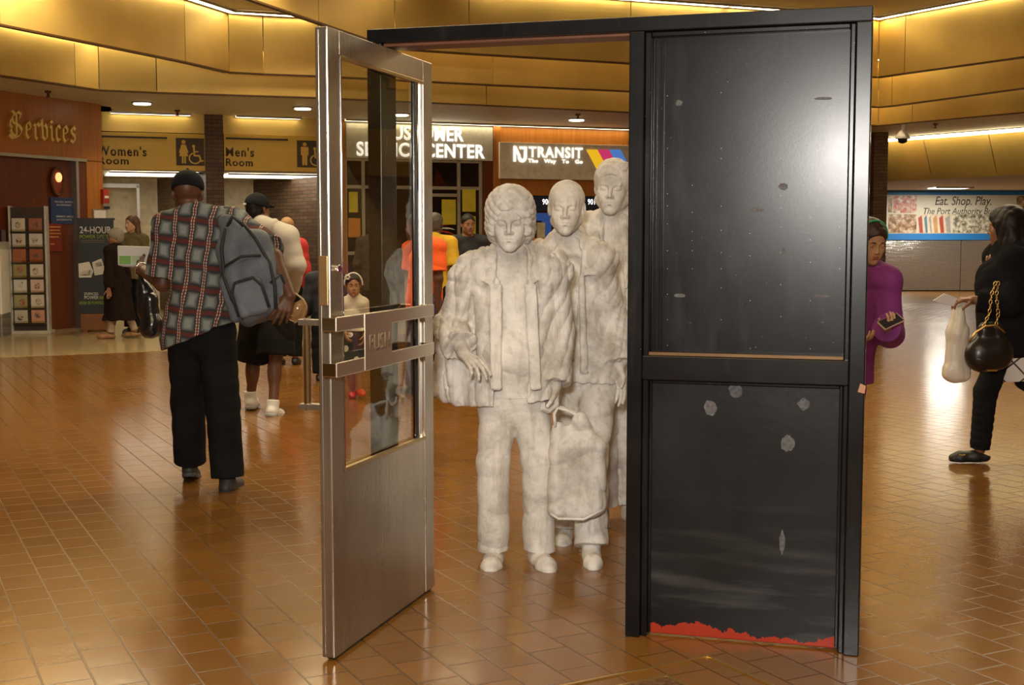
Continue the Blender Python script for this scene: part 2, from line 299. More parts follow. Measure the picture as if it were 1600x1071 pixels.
# ------------------------------------------------------------------ sculpting: solids blended smoothly on a grid, then skinned
def V3(*a): return np.array(a, dtype=np.float64)
def nrm(v): v = np.asarray(v, float); return v/(np.linalg.norm(v)+1e-9)
class Vol:
    def __init__(s, h, k=0.02): s.h = h; s.k = k; s.ops = []; s.add_bb = []
    def cone(s, a, b, ra, rb=None, k=None, q=1.0, n=None, sub=False, clip=None):
        a = np.asarray(a, float); b = np.asarray(b, float); rb = ra if rb is None else rb; r = max(ra, rb)
        s._op('cone', (a, b, ra, rb, q, None if n is None else nrm(n)), np.minimum(a, b)-r, np.maximum(a, b)+r, k, sub, clip); return s
    def ell(s, c, r, R=None, k=None, sub=False, clip=None):
        c = np.asarray(c, float); r = np.asarray(r, float); R = np.eye(3) if R is None else R
        e = np.sqrt(((R*r[None, :])**2).sum(1)); s._op('ell', (c, r, R), c-e, c+e, k, sub, clip); return s
    def box(s, c, half, R=None, rd=0.01, k=None, sub=False, clip=None):
        c = np.asarray(c, float); half = np.asarray(half, float); R = np.eye(3) if R is None else R
        e = np.abs(R) @ half; s._op('box', (c, half, R, rd), c-e, c+e, k, sub, clip); return s
    def _op(s, t, p, lo, hi, k, sub, clip):
        s.ops.append((t, p, lo, hi, s.k if k is None else k, sub, clip))
        if not sub: s.add_bb.append((lo, hi))
    def cut(s, p, n): s.ops.append(('cut', (np.asarray(p, float), nrm(n)))); return s
    def disp(s, fn, amp=0.02): s.ops.append(('disp', (fn, amp))); return s
    def build(s):
        h = s.h; lo = np.min([b[0] for b in s.add_bb], 0)-4*h-0.01; hi = np.max([b[1] for b in s.add_bb], 0)+4*h+0.01
        n = np.ceil((hi-lo)/h).astype(int)+1; D = np.full(n, 0.5, np.float32)
        ax = [(lo[i]+h*np.arange(n[i])).astype(np.float32) for i in range(3)]
        for op in s.ops:
            if op[0] == 'cut':
                p, nn = op[1]; c = (ax[0]-p[0])[:, None, None]*nn[0]+(ax[1]-p[1])[None, :, None]*nn[1]+(ax[2]-p[2])[None, None, :]*nn[2]
                np.maximum(D, c, out=D); continue
            if op[0] == 'disp':
                fn, amp = op[1]; idx = np.nonzero(np.abs(D) < amp+3*h)
                D[idx] += fn(ax[0][idx[0]], ax[1][idx[1]], ax[2][idx[2]]).astype(np.float32); continue
            t, p, l, u, k, sub, clip = op
            m = k+2.5*h
            i0 = np.maximum(((l-m-lo)/h).astype(int), 0); i1 = np.minimum(((u+m-lo)/h).astype(int)+2, n)
            if (i1 <= i0).any(): continue
            sl = tuple(slice(i0[i], i1[i]) for i in range(3))
            X = ax[0][sl[0]][:, None, None]; Y = ax[1][sl[1]][None, :, None]; Z = ax[2][sl[2]][None, None, :]
            if t == 'cone':
                a, b, ra, rb, q, nn = p; x, y, z = X-a[0], Y-a[1], Z-a[2]
                if q != 1.0:
                    e = (x*nn[0]+y*nn[1]+z*nn[2])*(q-1); x = x+e*nn[0]; y = y+e*nn[1]; z = z+e*nn[2]
                d = b-a; dd = float(d@d)+1e-12
                tt = np.clip((x*d[0]+y*d[1]+z*d[2])/dd, 0, 1)
                dist = np.sqrt((x-tt*d[0])**2+(y-tt*d[1])**2+(z-tt*d[2])**2)-(ra+(rb-ra)*tt)
            elif t == 'ell':
                c, r, R = p; x, y, z = X-c[0], Y-c[1], Z-c[2]
                lx = x*R[0, 0]+y*R[1, 0]+z*R[2, 0]; ly = x*R[0, 1]+y*R[1, 1]+z*R[2, 1]; lz = x*R[0, 2]+y*R[1, 2]+z*R[2, 2]
                k0 = np.sqrt((lx/r[0])**2+(ly/r[1])**2+(lz/r[2])**2); k1 = np.sqrt((lx/r[0]**2)**2+(ly/r[1]**2)**2+(lz/r[2]**2)**2)+1e-6
                dist = k0*(k0-1)/k1
                dist = np.where(k0 < 0.2, -float(r.min()), dist)
            else:
                c, hf, R, rd = p; x, y, z = X-c[0], Y-c[1], Z-c[2]
                q0 = np.abs(x*R[0, 0]+y*R[1, 0]+z*R[2, 0])-hf[0]+rd; q1 = np.abs(x*R[0, 1]+y*R[1, 1]+z*R[2, 1])-hf[1]+rd; q2 = np.abs(x*R[0, 2]+y*R[1, 2]+z*R[2, 2])-hf[2]+rd
                dist = np.sqrt(np.maximum(q0, 0)**2+np.maximum(q1, 0)**2+np.maximum(q2, 0)**2)+np.minimum(np.maximum(q0, np.maximum(q1, q2)), 0)-rd
            if clip:
                for cp, cn in clip:
                    cn = nrm(cn); dist = np.maximum(dist, (X-cp[0])*cn[0]+(Y-cp[1])*cn[1]+(Z-cp[2])*cn[2])
            A = D[sl]; dist = np.broadcast_to(dist, A.shape).astype(np.float32)
            if sub: dist = -dist; A2 = -A; g = np.minimum(A2, -dist)
            if sub:
                hh = np.maximum(k-np.abs(A+(-dist)), 0)/max(k, 1e-6); D[sl] = np.maximum(A, dist)+hh*hh*k*0.25
            else:
                hh = np.maximum(k-np.abs(A-dist), 0)/max(k, 1e-6); D[sl] = np.minimum(A, dist)-hh*hh*k*0.25
        s.lo = lo; return surface_nets(D, lo, h)
def surface_nets(D, lo, h):
    S = D < 0; nx, ny, nz = D.shape
    c = np.zeros((nx-1, ny-1, nz-1), np.uint8)
    offs = [(i, j, k) for i in (0, 1) for j in (0, 1) for k in (0, 1)]
    for i, j, k in offs: c += S[i:nx-1+i, j:ny-1+j, k:nz-1+k]
    ci = np.nonzero((c > 0) & (c < 8)); idx = np.full(c.shape, -1, np.int32); N = len(ci[0]); idx[ci] = np.arange(N, dtype=np.int32)
    vals = {o: D[ci[0]+o[0], ci[1]+o[1], ci[2]+o[2]] for o in offs}
    P = np.zeros((N, 3)); cnt = np.zeros(N)
    for o in offs:
        for a in range(3):
            if o[a] == 0:
                o2 = list(o); o2[a] = 1; o2 = tuple(o2); v0, v1 = vals[o], vals[o2]; m = (v0 < 0) != (v1 < 0)
                t = np.where(m, v0/np.where(m, v0-v1, 1), 0)
                for b in range(3): P[:, b] += np.where(m, (t if b == a else o[b]), 0)
                cnt += m
    P = P/np.maximum(cnt, 1)[:, None]+np.stack(ci, 1); P = P*h+lo
    Q = []
    for a in range(3):
        sa = [slice(0, None)]*3; b, d = (a+1) % 3, (a+2) % 3
        s0 = [slice(1, n-1) for n in D.shape]; s1 = list(s0); s0[a] = slice(0, D.shape[a]-1); s1[a] = slice(1, D.shape[a])
        A = S[tuple(s0)]; B = S[tuple(s1)]; e = np.nonzero(A != B); fl = A[e]
        g = [e[0].copy(), e[1].copy(), e[2].copy()]
        for x in range(3):
            if x != a: g[x] = g[x]+1
        def id_(db, dd_):
            q = [g[0], g[1], g[2]]; q[b] = q[b]-db; q[d] = q[d]-dd_; return idx[q[0], q[1], q[2]]
        q = np.stack([id_(1, 1), id_(0, 1), id_(0, 0), id_(1, 0)], 1); q[~fl] = q[~fl][:, ::-1]; Q.append(q)
    Q = np.concatenate(Q); Q = Q[(Q >= 0).all(1)]
    return P, Q
def smooth_verts(P, Q, it=1, w_=0.5):
    E = np.concatenate([Q[:, [0, 1]], Q[:, [1, 2]], Q[:, [2, 3]], Q[:, [3, 0]]])
    for _ in range(it):
        A = np.zeros_like(P); c = np.zeros(len(P))
        for i in range(3): A[:, i] = np.bincount(E[:, 0], P[E[:, 1], i], len(P))+np.bincount(E[:, 1], P[E[:, 0], i], len(P))
        c = np.bincount(E[:, 0], minlength=len(P))+np.bincount(E[:, 1], minlength=len(P)); P = P*(1-w_)+w_*A/np.maximum(c, 1)[:, None]
    return P
def skin_mesh(name, vol, mats, parent, base, classify=None, sm=1):
    P, Q = vol.build()
    if sm: P = smooth_verts(P, Q, sm)
    P = P-np.asarray(base, float)
    me = bpy.data.meshes.new(name); me.vertices.add(len(P)); me.vertices.foreach_set('co', P.astype(np.float32).ravel())
    me.loops.add(len(Q)*4); me.loops.foreach_set('vertex_index', Q.astype(np.int32).ravel())
    me.polygons.add(len(Q)); me.polygons.foreach_set('loop_start', np.arange(0, len(Q)*4, 4, dtype=np.int32))
    me.polygons.foreach_set('use_smooth', np.ones(len(Q), bool))
    mats = mats if isinstance(mats, (list, tuple)) else [mats]
    for m in mats: me.materials.append(m)
    if classify is not None:
        me.polygons.foreach_set('material_index', classify((P[Q].mean(1))+np.asarray(base, float)).astype(np.int32))
    me.update(calc_edges=True); me.validate()
    o = bpy.data.objects.new(name, me); COL.objects.link(o); o.parent = parent
    return o
def folds(amp, terms):   # each term: (ax, ay, az, warp, phase); rounded ridges with sharp valleys
    def fn(x, y, z):
        t = np.zeros_like(x); wts = 0
        for i, (ax_, ay, az, wp, ph) in enumerate(terms):
            u = ax_*x+ay*y+az*z+wp*np.sin(7.3*z+5.1*x+ph)+wp*0.7*np.sin(13.7*x-9.1*z+11*y+ph*2)+wp*.3*np.sin(29*z+23*x+ph)+ph
            s_ = 1-2*np.abs(np.sin(u*.5))**.7
            g = .55+.45*np.sin(3.1*x-4.7*z+2.3*y+ph*3)    # folds fade in and out
            t = t+s_*g; wts += 1
        return amp*1.35*t/wts**.7
    return fn
def frameR(f, up=(0, 0, 1)):   # head frame: columns = local x (its left, picture right when facing us), local y (backwards), local z
    yb = -nrm(f); x = nrm(np.cross(yb, up)); z = np.cross(x, yb); return np.stack([x, yb, z], 1)
def rotm(yaw, pitch=0, roll=0):   # yaw 0 faces the camera (-y); positive yaw turns towards picture right
    a, b, c = [math.radians(k) for k in (yaw, pitch, roll)]
    Rz = np.array([[math.cos(a), -math.sin(a), 0], [math.sin(a), math.cos(a), 0], [0, 0, 1]])
    Rx = np.array([[1, 0, 0], [0, math.cos(b), -math.sin(b)], [0, math.sin(b), math.cos(b)]])
    Ry = np.array([[math.cos(c), 0, math.sin(c)], [0, 1, 0], [-math.sin(c), 0, math.cos(c)]])
    return Rz@Ry@Rx   # pitch > 0 looks down
def head(v, c, R, s=1.0, female=False, closed=False, fine=True, nose=1.0, jaw=1.0):
    L = lambda x, y, z: c+R@(np.array([x, y, z])*s)
    A_ = lambda *a: np.array(a)*s
    v.ell(L(0, .018, .034), A_(.075, .095, .083), R, k=.01*s)
    v.ell(L(0, -.024, -.020), A_(.063, .066, .086), R, k=.025*s)
    v.ell(L(0, -.034, .040), A_(.058, .054, .050), R, k=.025*s)
    for sx in (-1, 1):
        v.cone(L(0.012*sx, -.064, -.092), L(.050*sx*jaw, -.005, -.058), .022*s, .022*s, k=.025*s)
        v.ell(L(.037*sx, -.062, -.027), A_(.024, .022, .026), R, k=.020*s)
        v.ell(L(.022*sx, -.066, -.060), A_(.024, .024, .030), R, k=.020*s)
    v.ell(L(0, -.076, -.099), A_(.021*jaw, .018, .016), R, k=.016*s)
    for sx in (-1, 1):
        v.ell(L(.031*sx, -.102, .001), A_(.020, .017, .012), R, k=.016*s, sub=True)
        v.cone(L(.012*sx, -.0885, .017), L(.042*sx, -.080, .019), .0058*s, .0045*s, k=.012*s)
        v.ell(L(.031*sx, -.0770, .0005), A_(.0160, .0130, .0115), R, k=.005*s)
        if closed: v.cone(L(.019*sx, -.0893, -.0045), L(.043*sx, -.0845, -.0035), .0016*s, .0014*s, k=.003*s)
        v.ell(L(.076*sx, .012, -.006), A_(.009, .019, .032), R@rotm(-20*sx), k=.008*s)
        v.ell(L(.083*sx, .006, -.003), A_(.007, .010, .018), R, k=.004*s, sub=True)
    v.cone(L(0, -.087, .012), L(0, -.103*nose-.003, -.031), .0066*s, .0098*s, k=.012*s)
    for sx in (-1, 1): v.ell(L(.0110*sx, -.0965, -.036), A_(.0080, .0105, .0068), R, k=.006*s)
    v.ell(L(0, -.082, -.062), A_(.030, .016, .024), R, k=.016*s)
    for sx in (-1, 1):
        v.cone(L(0, -.0975, -.0580), L(.025*sx, -.0865, -.0640), .0052*s, .0024*s, k=.005*s)
        v.cone(L(0, -.0960, -.0695), L(.022*sx, -.0865, -.0665), .0062*s, .0026*s, k=.005*s)
        v.cone(L(0, -.1035, -.0638), L(.027*sx, -.0900, -.0652), .0017*s, .0013*s, k=.003*s, sub=True)
    v.cone(L(0, -.098, -.080), L(0, -.098, -.081), .006*s, k=.010*s, sub=True)
def hand(v, wr, d, nrm_, thumb, curl=0.5, s=1.0, curls=None, thumb_curl=0.5, spread=0.0):
    d = nrm(d); n = nrm(np.asarray(nrm_, float)-d*np.dot(nrm_, d)); t = np.cross(d, n)
    if np.dot(t, thumb) < 0: t = -t
    wr = np.asarray(wr, float)
    P = lambda a, b, c_=0.0: wr+(d*a+t*b+n*c_)*s
    for i in range(4):
        kn = P(.088-.004*abs(i-1)-.003*i, .030-.0205*i); v.cone(P(0, .012-.008*i), kn, .0150*s, .0115*s, k=.012*s)
        L_ = [1.0, 1.1, 1.02, .82][i]; c = (curls[i] if curls else curl)
        dr = d+t*spread*(1.5-i)*.2; dr = nrm(dr); p = kn; seg = [.042*L_*s, .026*L_*s, .021*L_*s]; r = [.0102*s, .0090*s, .0080*s, .0068*s]
        for j in range(3):
            a_ = c*(0.75 if j == 0 else 1.0); dr = nrm(dr*math.cos(a_)+np.cross(t, dr)*math.sin(a_)*(1 if np.dot(np.cross(t, d), n) > 0 else -1))
            p2 = p+dr*seg[j]; v.cone(p, p2, r[j], r[j+1], k=.003*s); p = p2
    p = P(.022, .022, .004); dr = nrm(d*.62+t*.72+n*.28); p2 = p+dr*.040*s; v.cone(p, p2, .0150*s, .0115*s, k=.010*s)
    dr = nrm(dr*math.cos(thumb_curl)+(d*.6+n*.6-t*.4)*math.sin(thumb_curl)); p3 = p2+dr*.032*s; v.cone(p2, p3, .0108*s, .0095*s, k=.004*s)
    dr = nrm(dr+(n*.5-t*.4)*thumb_curl*.6); v.cone(p3, p3+dr*.026*s, .0095*s, .0075*s, k=.003*s)
def shoe(v, an, d, s=1.0, pitch=0.0, gz=None, infl=0.0, kind='shoe'):
    d = nrm((d[0], d[1], 0)); a = math.radians(pitch)   # pitch: heel raised
    f = nrm(d*math.cos(a)+V3(0, 0, -math.sin(a))); u = nrm(V3(0, 0, math.cos(a))+d*math.sin(a)); an = np.asarray(an, float)
    H = lambda x, z: an+(f*x+u*(z-.085))*s
    tall = {'shoe': .075, 'high': .105, 'flat': .045}[kind]
    w_ = infl
    v.cone(H(-.035, .036), H(.03, .034), .034*s+w_, .036*s+w_, k=.02)
    v.cone(H(.03, .036), H(.125, .028), .036*s+w_, .040*s+w_, k=.03); v.cone(H(.125, .026), H(.165, .022), .040*s+w_, .030*s+w_, k=.02)
    if kind != 'flat': v.cone(H(-.012, .04), H(-.006, tall), .040*s+w_, .043*s+w_, k=.02)
    v.cut(H(0, -w_*0), -u)
    if kind != 'flat': v.cut(H(0, tall+.012), u)
    else: v.cut(H(-.03, .052), u-f*.35)
def sole(v, an, d, s=1.0, pitch=0.0):
    d = nrm((d[0], d[1], 0)); a = math.radians(pitch); f = nrm(d*math.cos(a)+V3(0, 0, -math.sin(a))); u = nrm(V3(0, 0, math.cos(a))+d*math.sin(a)); an = np.asarray(an, float)
    H = lambda x, z: an+(f*x+u*(z-.085))*s
    v.cone(H(-.036, .01), H(.03, .01), .039*s, .039*s, k=.02); v.cone(H(.03, .01), H(.125, .01), .039*s, .045*s, k=.02); v.cone(H(.125, .01), H(.166, .01), .045*s, .033*s, k=.02)
    v.cut(H(0, 0.0), -u); v.cut(H(0, .024), u)

# joints given as (picture x, picture y, distance offset) are turned into points standing at their own real depth
class Fig:
    def __init__(s, Y, jn, face=0.0, g=1.0, hs=1.0, hyaw=None, hpitch=0, hroll=0):
        s.J = {k: np.array(at(a[0], a[1], Y+(a[2] if len(a) > 2 else 0))) for k, a in jn.items()}
        s.Y = Y; s.g = g; s.hs = hs; s.face = face
        a = math.radians(face); s.f = V3(math.sin(a), -math.cos(a), 0); s.side = V3(math.cos(a), math.sin(a), 0)
        s.R = rotm(face if hyaw is None else hyaw, hpitch, hroll)
        J = s.J
        s.base = np.array([(J['al'][0]+J['ar'][0])/2, (J['al'][1]+J['ar'][1])/2, 0.0])
        if 'pel' not in J: J['pel'] = (J['hl']+J['hr'])/2
        if 'nk' not in J: J['nk'] = (J['sl']+J['sr'])/2+V3(0, 0, .035)
        J['ch'] = (J['sl']+J['sr'])/2*.78+J['pel']*.22
    def torso(s, v, inf=0.0, k=.04, belly=0, slim=1.0):
        J, g = s.J, s.g; sw = np.linalg.norm(J['sl']-J['sr'])
        rc = max(sw*.44, .09)*slim+inf*.7; rp = .150*g*slim+inf
        w0 = J['pel']*.45+J['ch']*.55
        v.cone(J['pel']+V3(0, 0, .02), w0, rp, .128*g*slim+inf, k=k, q=1.42, n=s.f)
        v.cone(w0, J['ch']-V3(0, 0, .02), .128*g*slim+inf, rc, k=k, q=1.55, n=s.f)
        if belly: v.ell(w0-V3(0, 0, .03)+s.f*.05, (.12*g+inf, .09*g+inf, .13), None, k=.06)
        v.cone(J['sl'], J['sr'], .050*g+inf, k=k)
        for a in ('sl', 'sr'): v.cone(J['nk']+V3(0, 0, .01), J[a], .050*g+inf*.6, .052*g+inf, k=.04)
    def arms(s, v, inf=0.0, frac=2.0, flare=0.0, k=.02, which='lr'):
        J, g = s.J, s.g
        for c in which:
            S, E, W = J['s'+c], J['e'+c], J['w'+c]
            if frac >= 1: v.cone(S, E, .052*g+inf, .041*g+inf+flare*.5, k=k*1.5)
            else:
                e = S+(E-S)*frac; d = nrm(E-S); v.cone(S, e+d*.03, .052*g+inf, .045*g+inf+flare, k=k*1.5, clip=[(e, d)])
            if frac > 1:
                e = E+(W-E)*(frac-1); d = nrm(W-E); r1 = .041*g-.013*g*(frac-1)
                v.cone(E, e+(d*.03 if inf > .004 else 0), .041*g+inf+flare*.5, r1+inf+flare, k=k, clip=[(e, d)] if inf > .004 else None)
    def legs(s, v, inf=0.0, frac=2.0, flare=0.0, k=.02, which='lr', seat=True):
        J, g = s.J, s.g
        for c in which:
            H_, K, A = J['h'+c], J['k'+c], J['a'+c]
            if seat: v.cone(J['pel']+V3(0, 0, .03), H_, .115*g+inf, .084*g+inf, k=.03, q=1.2, n=s.f)
            if frac >= 1: v.cone(H_, K, .080*g+inf, .058*g+inf+flare*.5, k=k)
            else:
                e = H_+(K-H_)*frac; d = nrm(K-H_); v.cone(H_, e+d*.03, .080*g+inf, .065*g+inf+flare, k=k, clip=[(e, d)])
            if frac > 1:
                e = K+(A-K)*(frac-1); d = nrm(A-K)
                if inf < .004:
                    v.cone(K, A, .052*g, .036*g, k=k); m = K*.68+A*.32-s.f*.018; v.ell(m, (.05*g, .052*g, .10), None, k=.04)
                else: v.cone(K, e+d*.03, .058*g+inf+flare*.5, .046*g+inf+flare, k=k, clip=[(e, d)])
    def neck(s, v, r=.052, inf=0.0):
        c = s.J['hd']; v.cone(s.J['nk'], c+s.R@(V3(0, .018, -.05)*s.hs), (r+.006)*s.g+inf, r*s.hs+inf, k=.02)
    def skin(s, name, h, mats, root, hands=None, legs=True, closed=False, sm=1, nose=1.0, jaw=1.0, female=False, extra=None, lips=True, slim=.93, bare_feet=False):
        v = Vol(h, .015); J = s.J
        s.torso(v, -.006, slim=slim); s.arms(v)
        if legs: s.legs(v, -.002)
        s.neck(v, .050 if female else .056); head(v, J['hd'], s.R, s.hs, closed=closed, nose=nose, jaw=jaw)
        for c, kw in (hands or {}).items():
            hand(v, J['w'+c], s=s.g*.97 if 's' not in kw else kw['s'], **{a: b for a, b in kw.items() if a != 's'})
        if extra: extra(v, s)
        c0, R, hs = J['hd'], s.R, s.hs
        def cls(C):
            l = (C-c0)@R/hs; m = (np.abs(l[:, 0]) < .0205-np.abs(l[:, 2]+.0645)*.5) & (l[:, 2] > -.077) & (l[:, 2] < -.0545) & (l[:, 1] < -.075)
            return m.astype(int)
        two = isinstance(mats, (list, tuple)) and len(mats) > 1
        return skin_mesh(name, v, mats, root, s.base, cls if two else None, sm)
    def eyes(s, root, iris=None):
        iris = iris or mat('dark_iris', (0.03, 0.015, 0.008), 0.2); wh = mat('eye_white', (0.62, 0.58, 0.52), 0.25, var=0.02)
        for sx in (-1, 1):
            m = MB(); c = s.J['hd']+s.R@(V3(.031*sx, -.0765, .000)*s.hs)-s.base
            for rr, mi, yo in ((.0118, 0, 0), (.0068, 1, -.0062)):
                vs = []; N_ = 12
                for i in range(N_+1):
                    for j in range(N_):
                        a = math.pi*i/N_; b = 2*math.pi*j/N_; q = V3(rr*math.sin(a)*math.cos(b)*1.1, rr*math.cos(a)+yo, rr*.62*math.sin(a)*math.sin(b))
                        vs.append(c+s.R@(q*s.hs))
                m.add(vs, [(i*N_+j, i*N_+(j+1) % N_, (i+1)*N_+(j+1) % N_, (i+1)*N_+j) for i in range(N_) for j in range(N_)], mi)
            m.build('eye', [wh, iris], root, smooth=True)
    def brows(s, root, m_):
        for sx in (-1, 1):
            m = MB(); L = lambda x, y, z: Vector(s.J['hd']+s.R@(V3(x, y, z)*s.hs)-s.base)
            m.tube([L(.013*sx, -.0925, .019), L(.028*sx, -.0905, .0235), L(.046*sx, -.078, .018)], [.0035*s.hs, .0038*s.hs, .002*s.hs], 8); m.build('eyebrow', m_, root, smooth=True)
    def hair(s, root, m_, h=.005, kind='short', name='hair', extra=None, thick=.010):
        v = Vol(h, .015); c, R, hs = s.J['hd'], s.R, s.hs; L = lambda x, y, z: c+R@(V3(x, y, z)*hs)
        t = thick
        v.ell(L(0, .022, .036), (V3(.074, .094, .084)+t)*hs, R); v.ell(L(0, -.02, .050), (V3(.060, .060, .052)+t)*hs, R)
        if kind in ('short', 'cropped'): v.ell(L(0, .045, -.02), (V3(.066, .062, .06)+t*.6)*hs, R)
        # face opening
        v.ell(L(0, -.10, -.038), V3(.064, .073, .106)*hs, R, k=.008, sub=True)
        v.cut(L(0, -.02, -.03), R@nrm(V3(0, -1.0, -1.1))) if kind in ('short', 'cropped') else None
        if extra: extra(v, L, R, hs)
        v.disp(folds(.0025*hs, [(90, 60, 40, 1.5, .3), (-60, 110, 50, 1.2, 1.7)]))
        return skin_mesh(name, v, m_, root, s.base)
    def cap(s, root, m_, h=.005, back=False, name='cap'):
        v = Vol(h, .012); c, R, hs = s.J['hd'], s.R, s.hs; L = lambda x, y, z: c+R@(V3(x, y, z)*hs)
        v.ell(L(0, .012, .040), V3(.088, .110, .090)*hs, R); v.cut(L(0, .0, .012), R@nrm(V3(0, .22, -1)))
        dr = 1 if back else -1
        w = Vol(h, .006); 
        v.ell(L(0, .115*dr, .026), V3(.062, .062, .008)*hs, R@rotm(0, -8*dr), k=.008)
        v.cone(L(0, .012, .128), L(0, .012, .133), .008*hs, k=.004)
        return skin_mesh(name, v, m_, root, s.base)
def skin_m(name, col): return mat(name, col, 0.5, var=0.08, scale=14)
LIP_D = mat('lip_dark', (0.16, 0.05, 0.04), 0.4, var=.03); LIP_L = mat('lip_light', (0.36, 0.12, 0.09), 0.4, var=.03)
SK_DARK = skin_m('skin_dark', (0.105, 0.042, 0.020)); SK_BROWN = skin_m('skin_brown', (0.21, 0.095, 0.048)); SK_TAN = skin_m('skin_tan', (0.34, 0.17, 0.085)); SK_LIGHT = skin_m('skin_light', (0.47, 0.27, 0.16))
# ================================================================== THE SETTING
def P2(v): return (v.x, v.y)
HS, HA, HC, H1, H2, H3 = 3.50, 3.72, 4.03, 4.20, 4.55, 4.97   # ceiling levels
# floor
m = MB(); m.box(-16, 14, -6, 40, -0.1, 0); struct(m.build('floor', FLOOR))
bl = [P2(hz(-450, 566, 0)), P2(hz(0, 559, 0)), P2(hz(250, 549, 0)), P2(hz(470, 541, 0)), P2(hz(640, 520, 0)), P2(hz(660, 470, 0))]
far = [(bl[-1][0], 27), (-16, 27), (-16, bl[0][1])]
m = MB(); pts = bl+far; n = len(pts)
m.add([(x, y, 0.0) for x, y in pts]+[(x, y, 0.004) for x, y in pts], [tuple(range(n, 2*n))]+[(i, (i+1) % n, n+(i+1) % n, n+i) for i in range(n)])
o = m.build('floor_beige', m_lightfloor()); struct(o)

# walls in plan
W1 = Wall(P2(at(0, 200, 18.5)), P2(at(163, 200, 20.5)))
W2 = Wall(P2(at(165, 200, 21.6)), P2(at(985, 200, 25.0)))
W3 = Wall((at(1388, 370, 33.4).x, 33.4), (at(1600, 370, 33.4).x, 33.4))
# stepped ceiling: lower lips of the brass bands
B = [hz(-300, 60, HS), hz(0, 117, HS), hz(118, 134, HS), hz(155, 140, HS), hz(245, 144, HS), hz(498, 152, HS), hz(760, 164, HS), hz(985, 175, HS), hz(1290, 189, HS), hz(1372, 196, HS), hz(1425, 191, HS), hz(1600, 175, HS), hz(1980, 141, HS)]
A = [hz(-300, -40, HA), hz(0, 37, HA), hz(290, 96, HA), hz(358, 112, HA), hz(412, 115, HA), hz(498, 118, HA), hz(770, 132, HA), hz(985, 142, HA), hz(1290, 157, HA), hz(1372, 167, HA), hz(1393, 165, HA), hz(1600, 137, HA), hz(1980, 86, HA)]
C_ = [hz(0, -138, HC), hz(400, 0, HC), hz(498, 34, HC), hz(617, 75, HC), hz(733, 83, HC), hz(985, 98, HC), hz(1280, 113, HC), hz(1372, 120, HC), hz(1413, 114, HC), hz(1600, 88, HC), hz(1980, 35, HC)]
ti = [0]
def band(P, z0, z1, names='brass'):
    for i in range(len(P)-1):
        a, b = P[i], P[i+1]; d = (b-a).normalized(); nn = Vector((-d.y, d.x, 0))
        e = 0.006; p = a+d*e; q = b-d*e; ti[0] += 1
        m = MB(); m.hexa([(p.x, p.y, z0), (q.x, q.y, z0), (q.x+nn.x*.05, q.y+nn.y*.05, z0), (p.x+nn.x*.05, p.y+nn.y*.05, z0)],
                         [(p.x, p.y, z1), (q.x, q.y, z1), (q.x+nn.x*.05, q.y+nn.y*.05, z1), (p.x+nn.x*.05, p.y+nn.y*.05, z1)])
        struct(m.build('trim_%d' % ti[0], BRASS))
LIPM = mat('lip_bronze', (0.10, 0.045, 0.012), 0.4, 0.4)
def lip(P, z):   # thin dark return under each band
    m = MB()
    for i in range(len(P)-1):
        a, b = P[i], P[i+1]; d = (b-a).normalized(); nn = Vector((-d.y, d.x, 0))
        f = a-nn*.006; g = b-nn*.006; f2 = a+nn*.07; g2 = b+nn*.07
        m.hexa([(v.x, v.y, z-.022) for v in (f, g, g2, f2)], [(v.x, v.y, z) for v in (f, g, g2, f2)])
    ti[0] += 1; struct(m.build('trim_%d' % ti[0], LIPM))
band(B, HS, H1); band(A, HA, H2); band(C_, HC, H3); lip(B, HS+.002); lip(A, HA+.002); lip(C_, HC+.002)
def interp(P, n):   # resample a plan polyline
    L = [0]
    for i in range(len(P)-1): L.append(L[-1]+(P[i+1]-P[i]).length)
    out = []
    for k in range(n):
        t = L[-1]*k/(n-1); i = max(j for j in range(len(L)) if L[j] <= t+1e-9); i = min(i, len(P)-2)
        out.append(P[i].lerp(P[i+1], (t-L[i])/(L[i+1]-L[i])))
    return out
def soffit(P, Q, z, name):
    m = MB(); p = P; q = Q; n1, n2 = len(p), len(q)
    # match by horizontal angle
    ang = lambda v: math.atan2(v.x, v.y)
    both = sorted([(ang(v)) for v in p+q]); lo = max(ang(p[0]), ang(q[0])); hi = min(ang(p[-1]), ang(q[-1]))
    aa = [a for a in both if lo <= a <= hi]
    def on(P_, a):
        for i in range(len(P_)-1):
            if ang(P_[i])-1e-9 <= a <= ang(P_[i+1])+1e-9:
                A0, A1 = P_[i], P_[i+1]; s, c = math.sin(a), math.cos(a); f0 = A0.x*c-A0.y*s; f1 = A1.x*c-A1.y*s
                t = 0 if abs(f1-f0) < 1e-12 else -f0/(f1-f0); return A0.lerp(A1, t)
        return P_[-1]
    for a, b in zip(aa[:-1], aa[1:]):
        if b-a < 1e-5: continue
        v = [on(P, a), on(P, b), on(Q, b), on(Q, a)]
        m.hexa([(k.x, k.y, z) for k in v], [(k.x, k.y, z+.03) for k in v])
    struct(m.build(name, SOFFIT))
off = lambda P, d: [v+Vector((0, d, 0)) for v in P]
Wline = [Vector((*W1.pos(-6)[:2], 0)), Vector((*W1.pos(0)[:2], 0)), Vector((*W1.pos(W1.len)[:2], 0)), Vector((*W2.pos(0.02)[:2], 0)), Vector((*W2.pos(W2.len)[:2], 0))]
R0 = hz(1372, 218, HS); R1 = hz(1600, 200, HS); rd = (R1-R0).normalized()
Wline += [R0-rd*.4, R1, R1+rd*7]; Wback = off(Wline, 0.35)
soffit(off(B, .04), Wback, HS, 'ceiling_lower')
soffit(off(A, .04), off(B, .05), H1, 'ceiling_step_one'); soffit(off(C_, .04), off(A, .05), H2, 'ceiling_step_two')
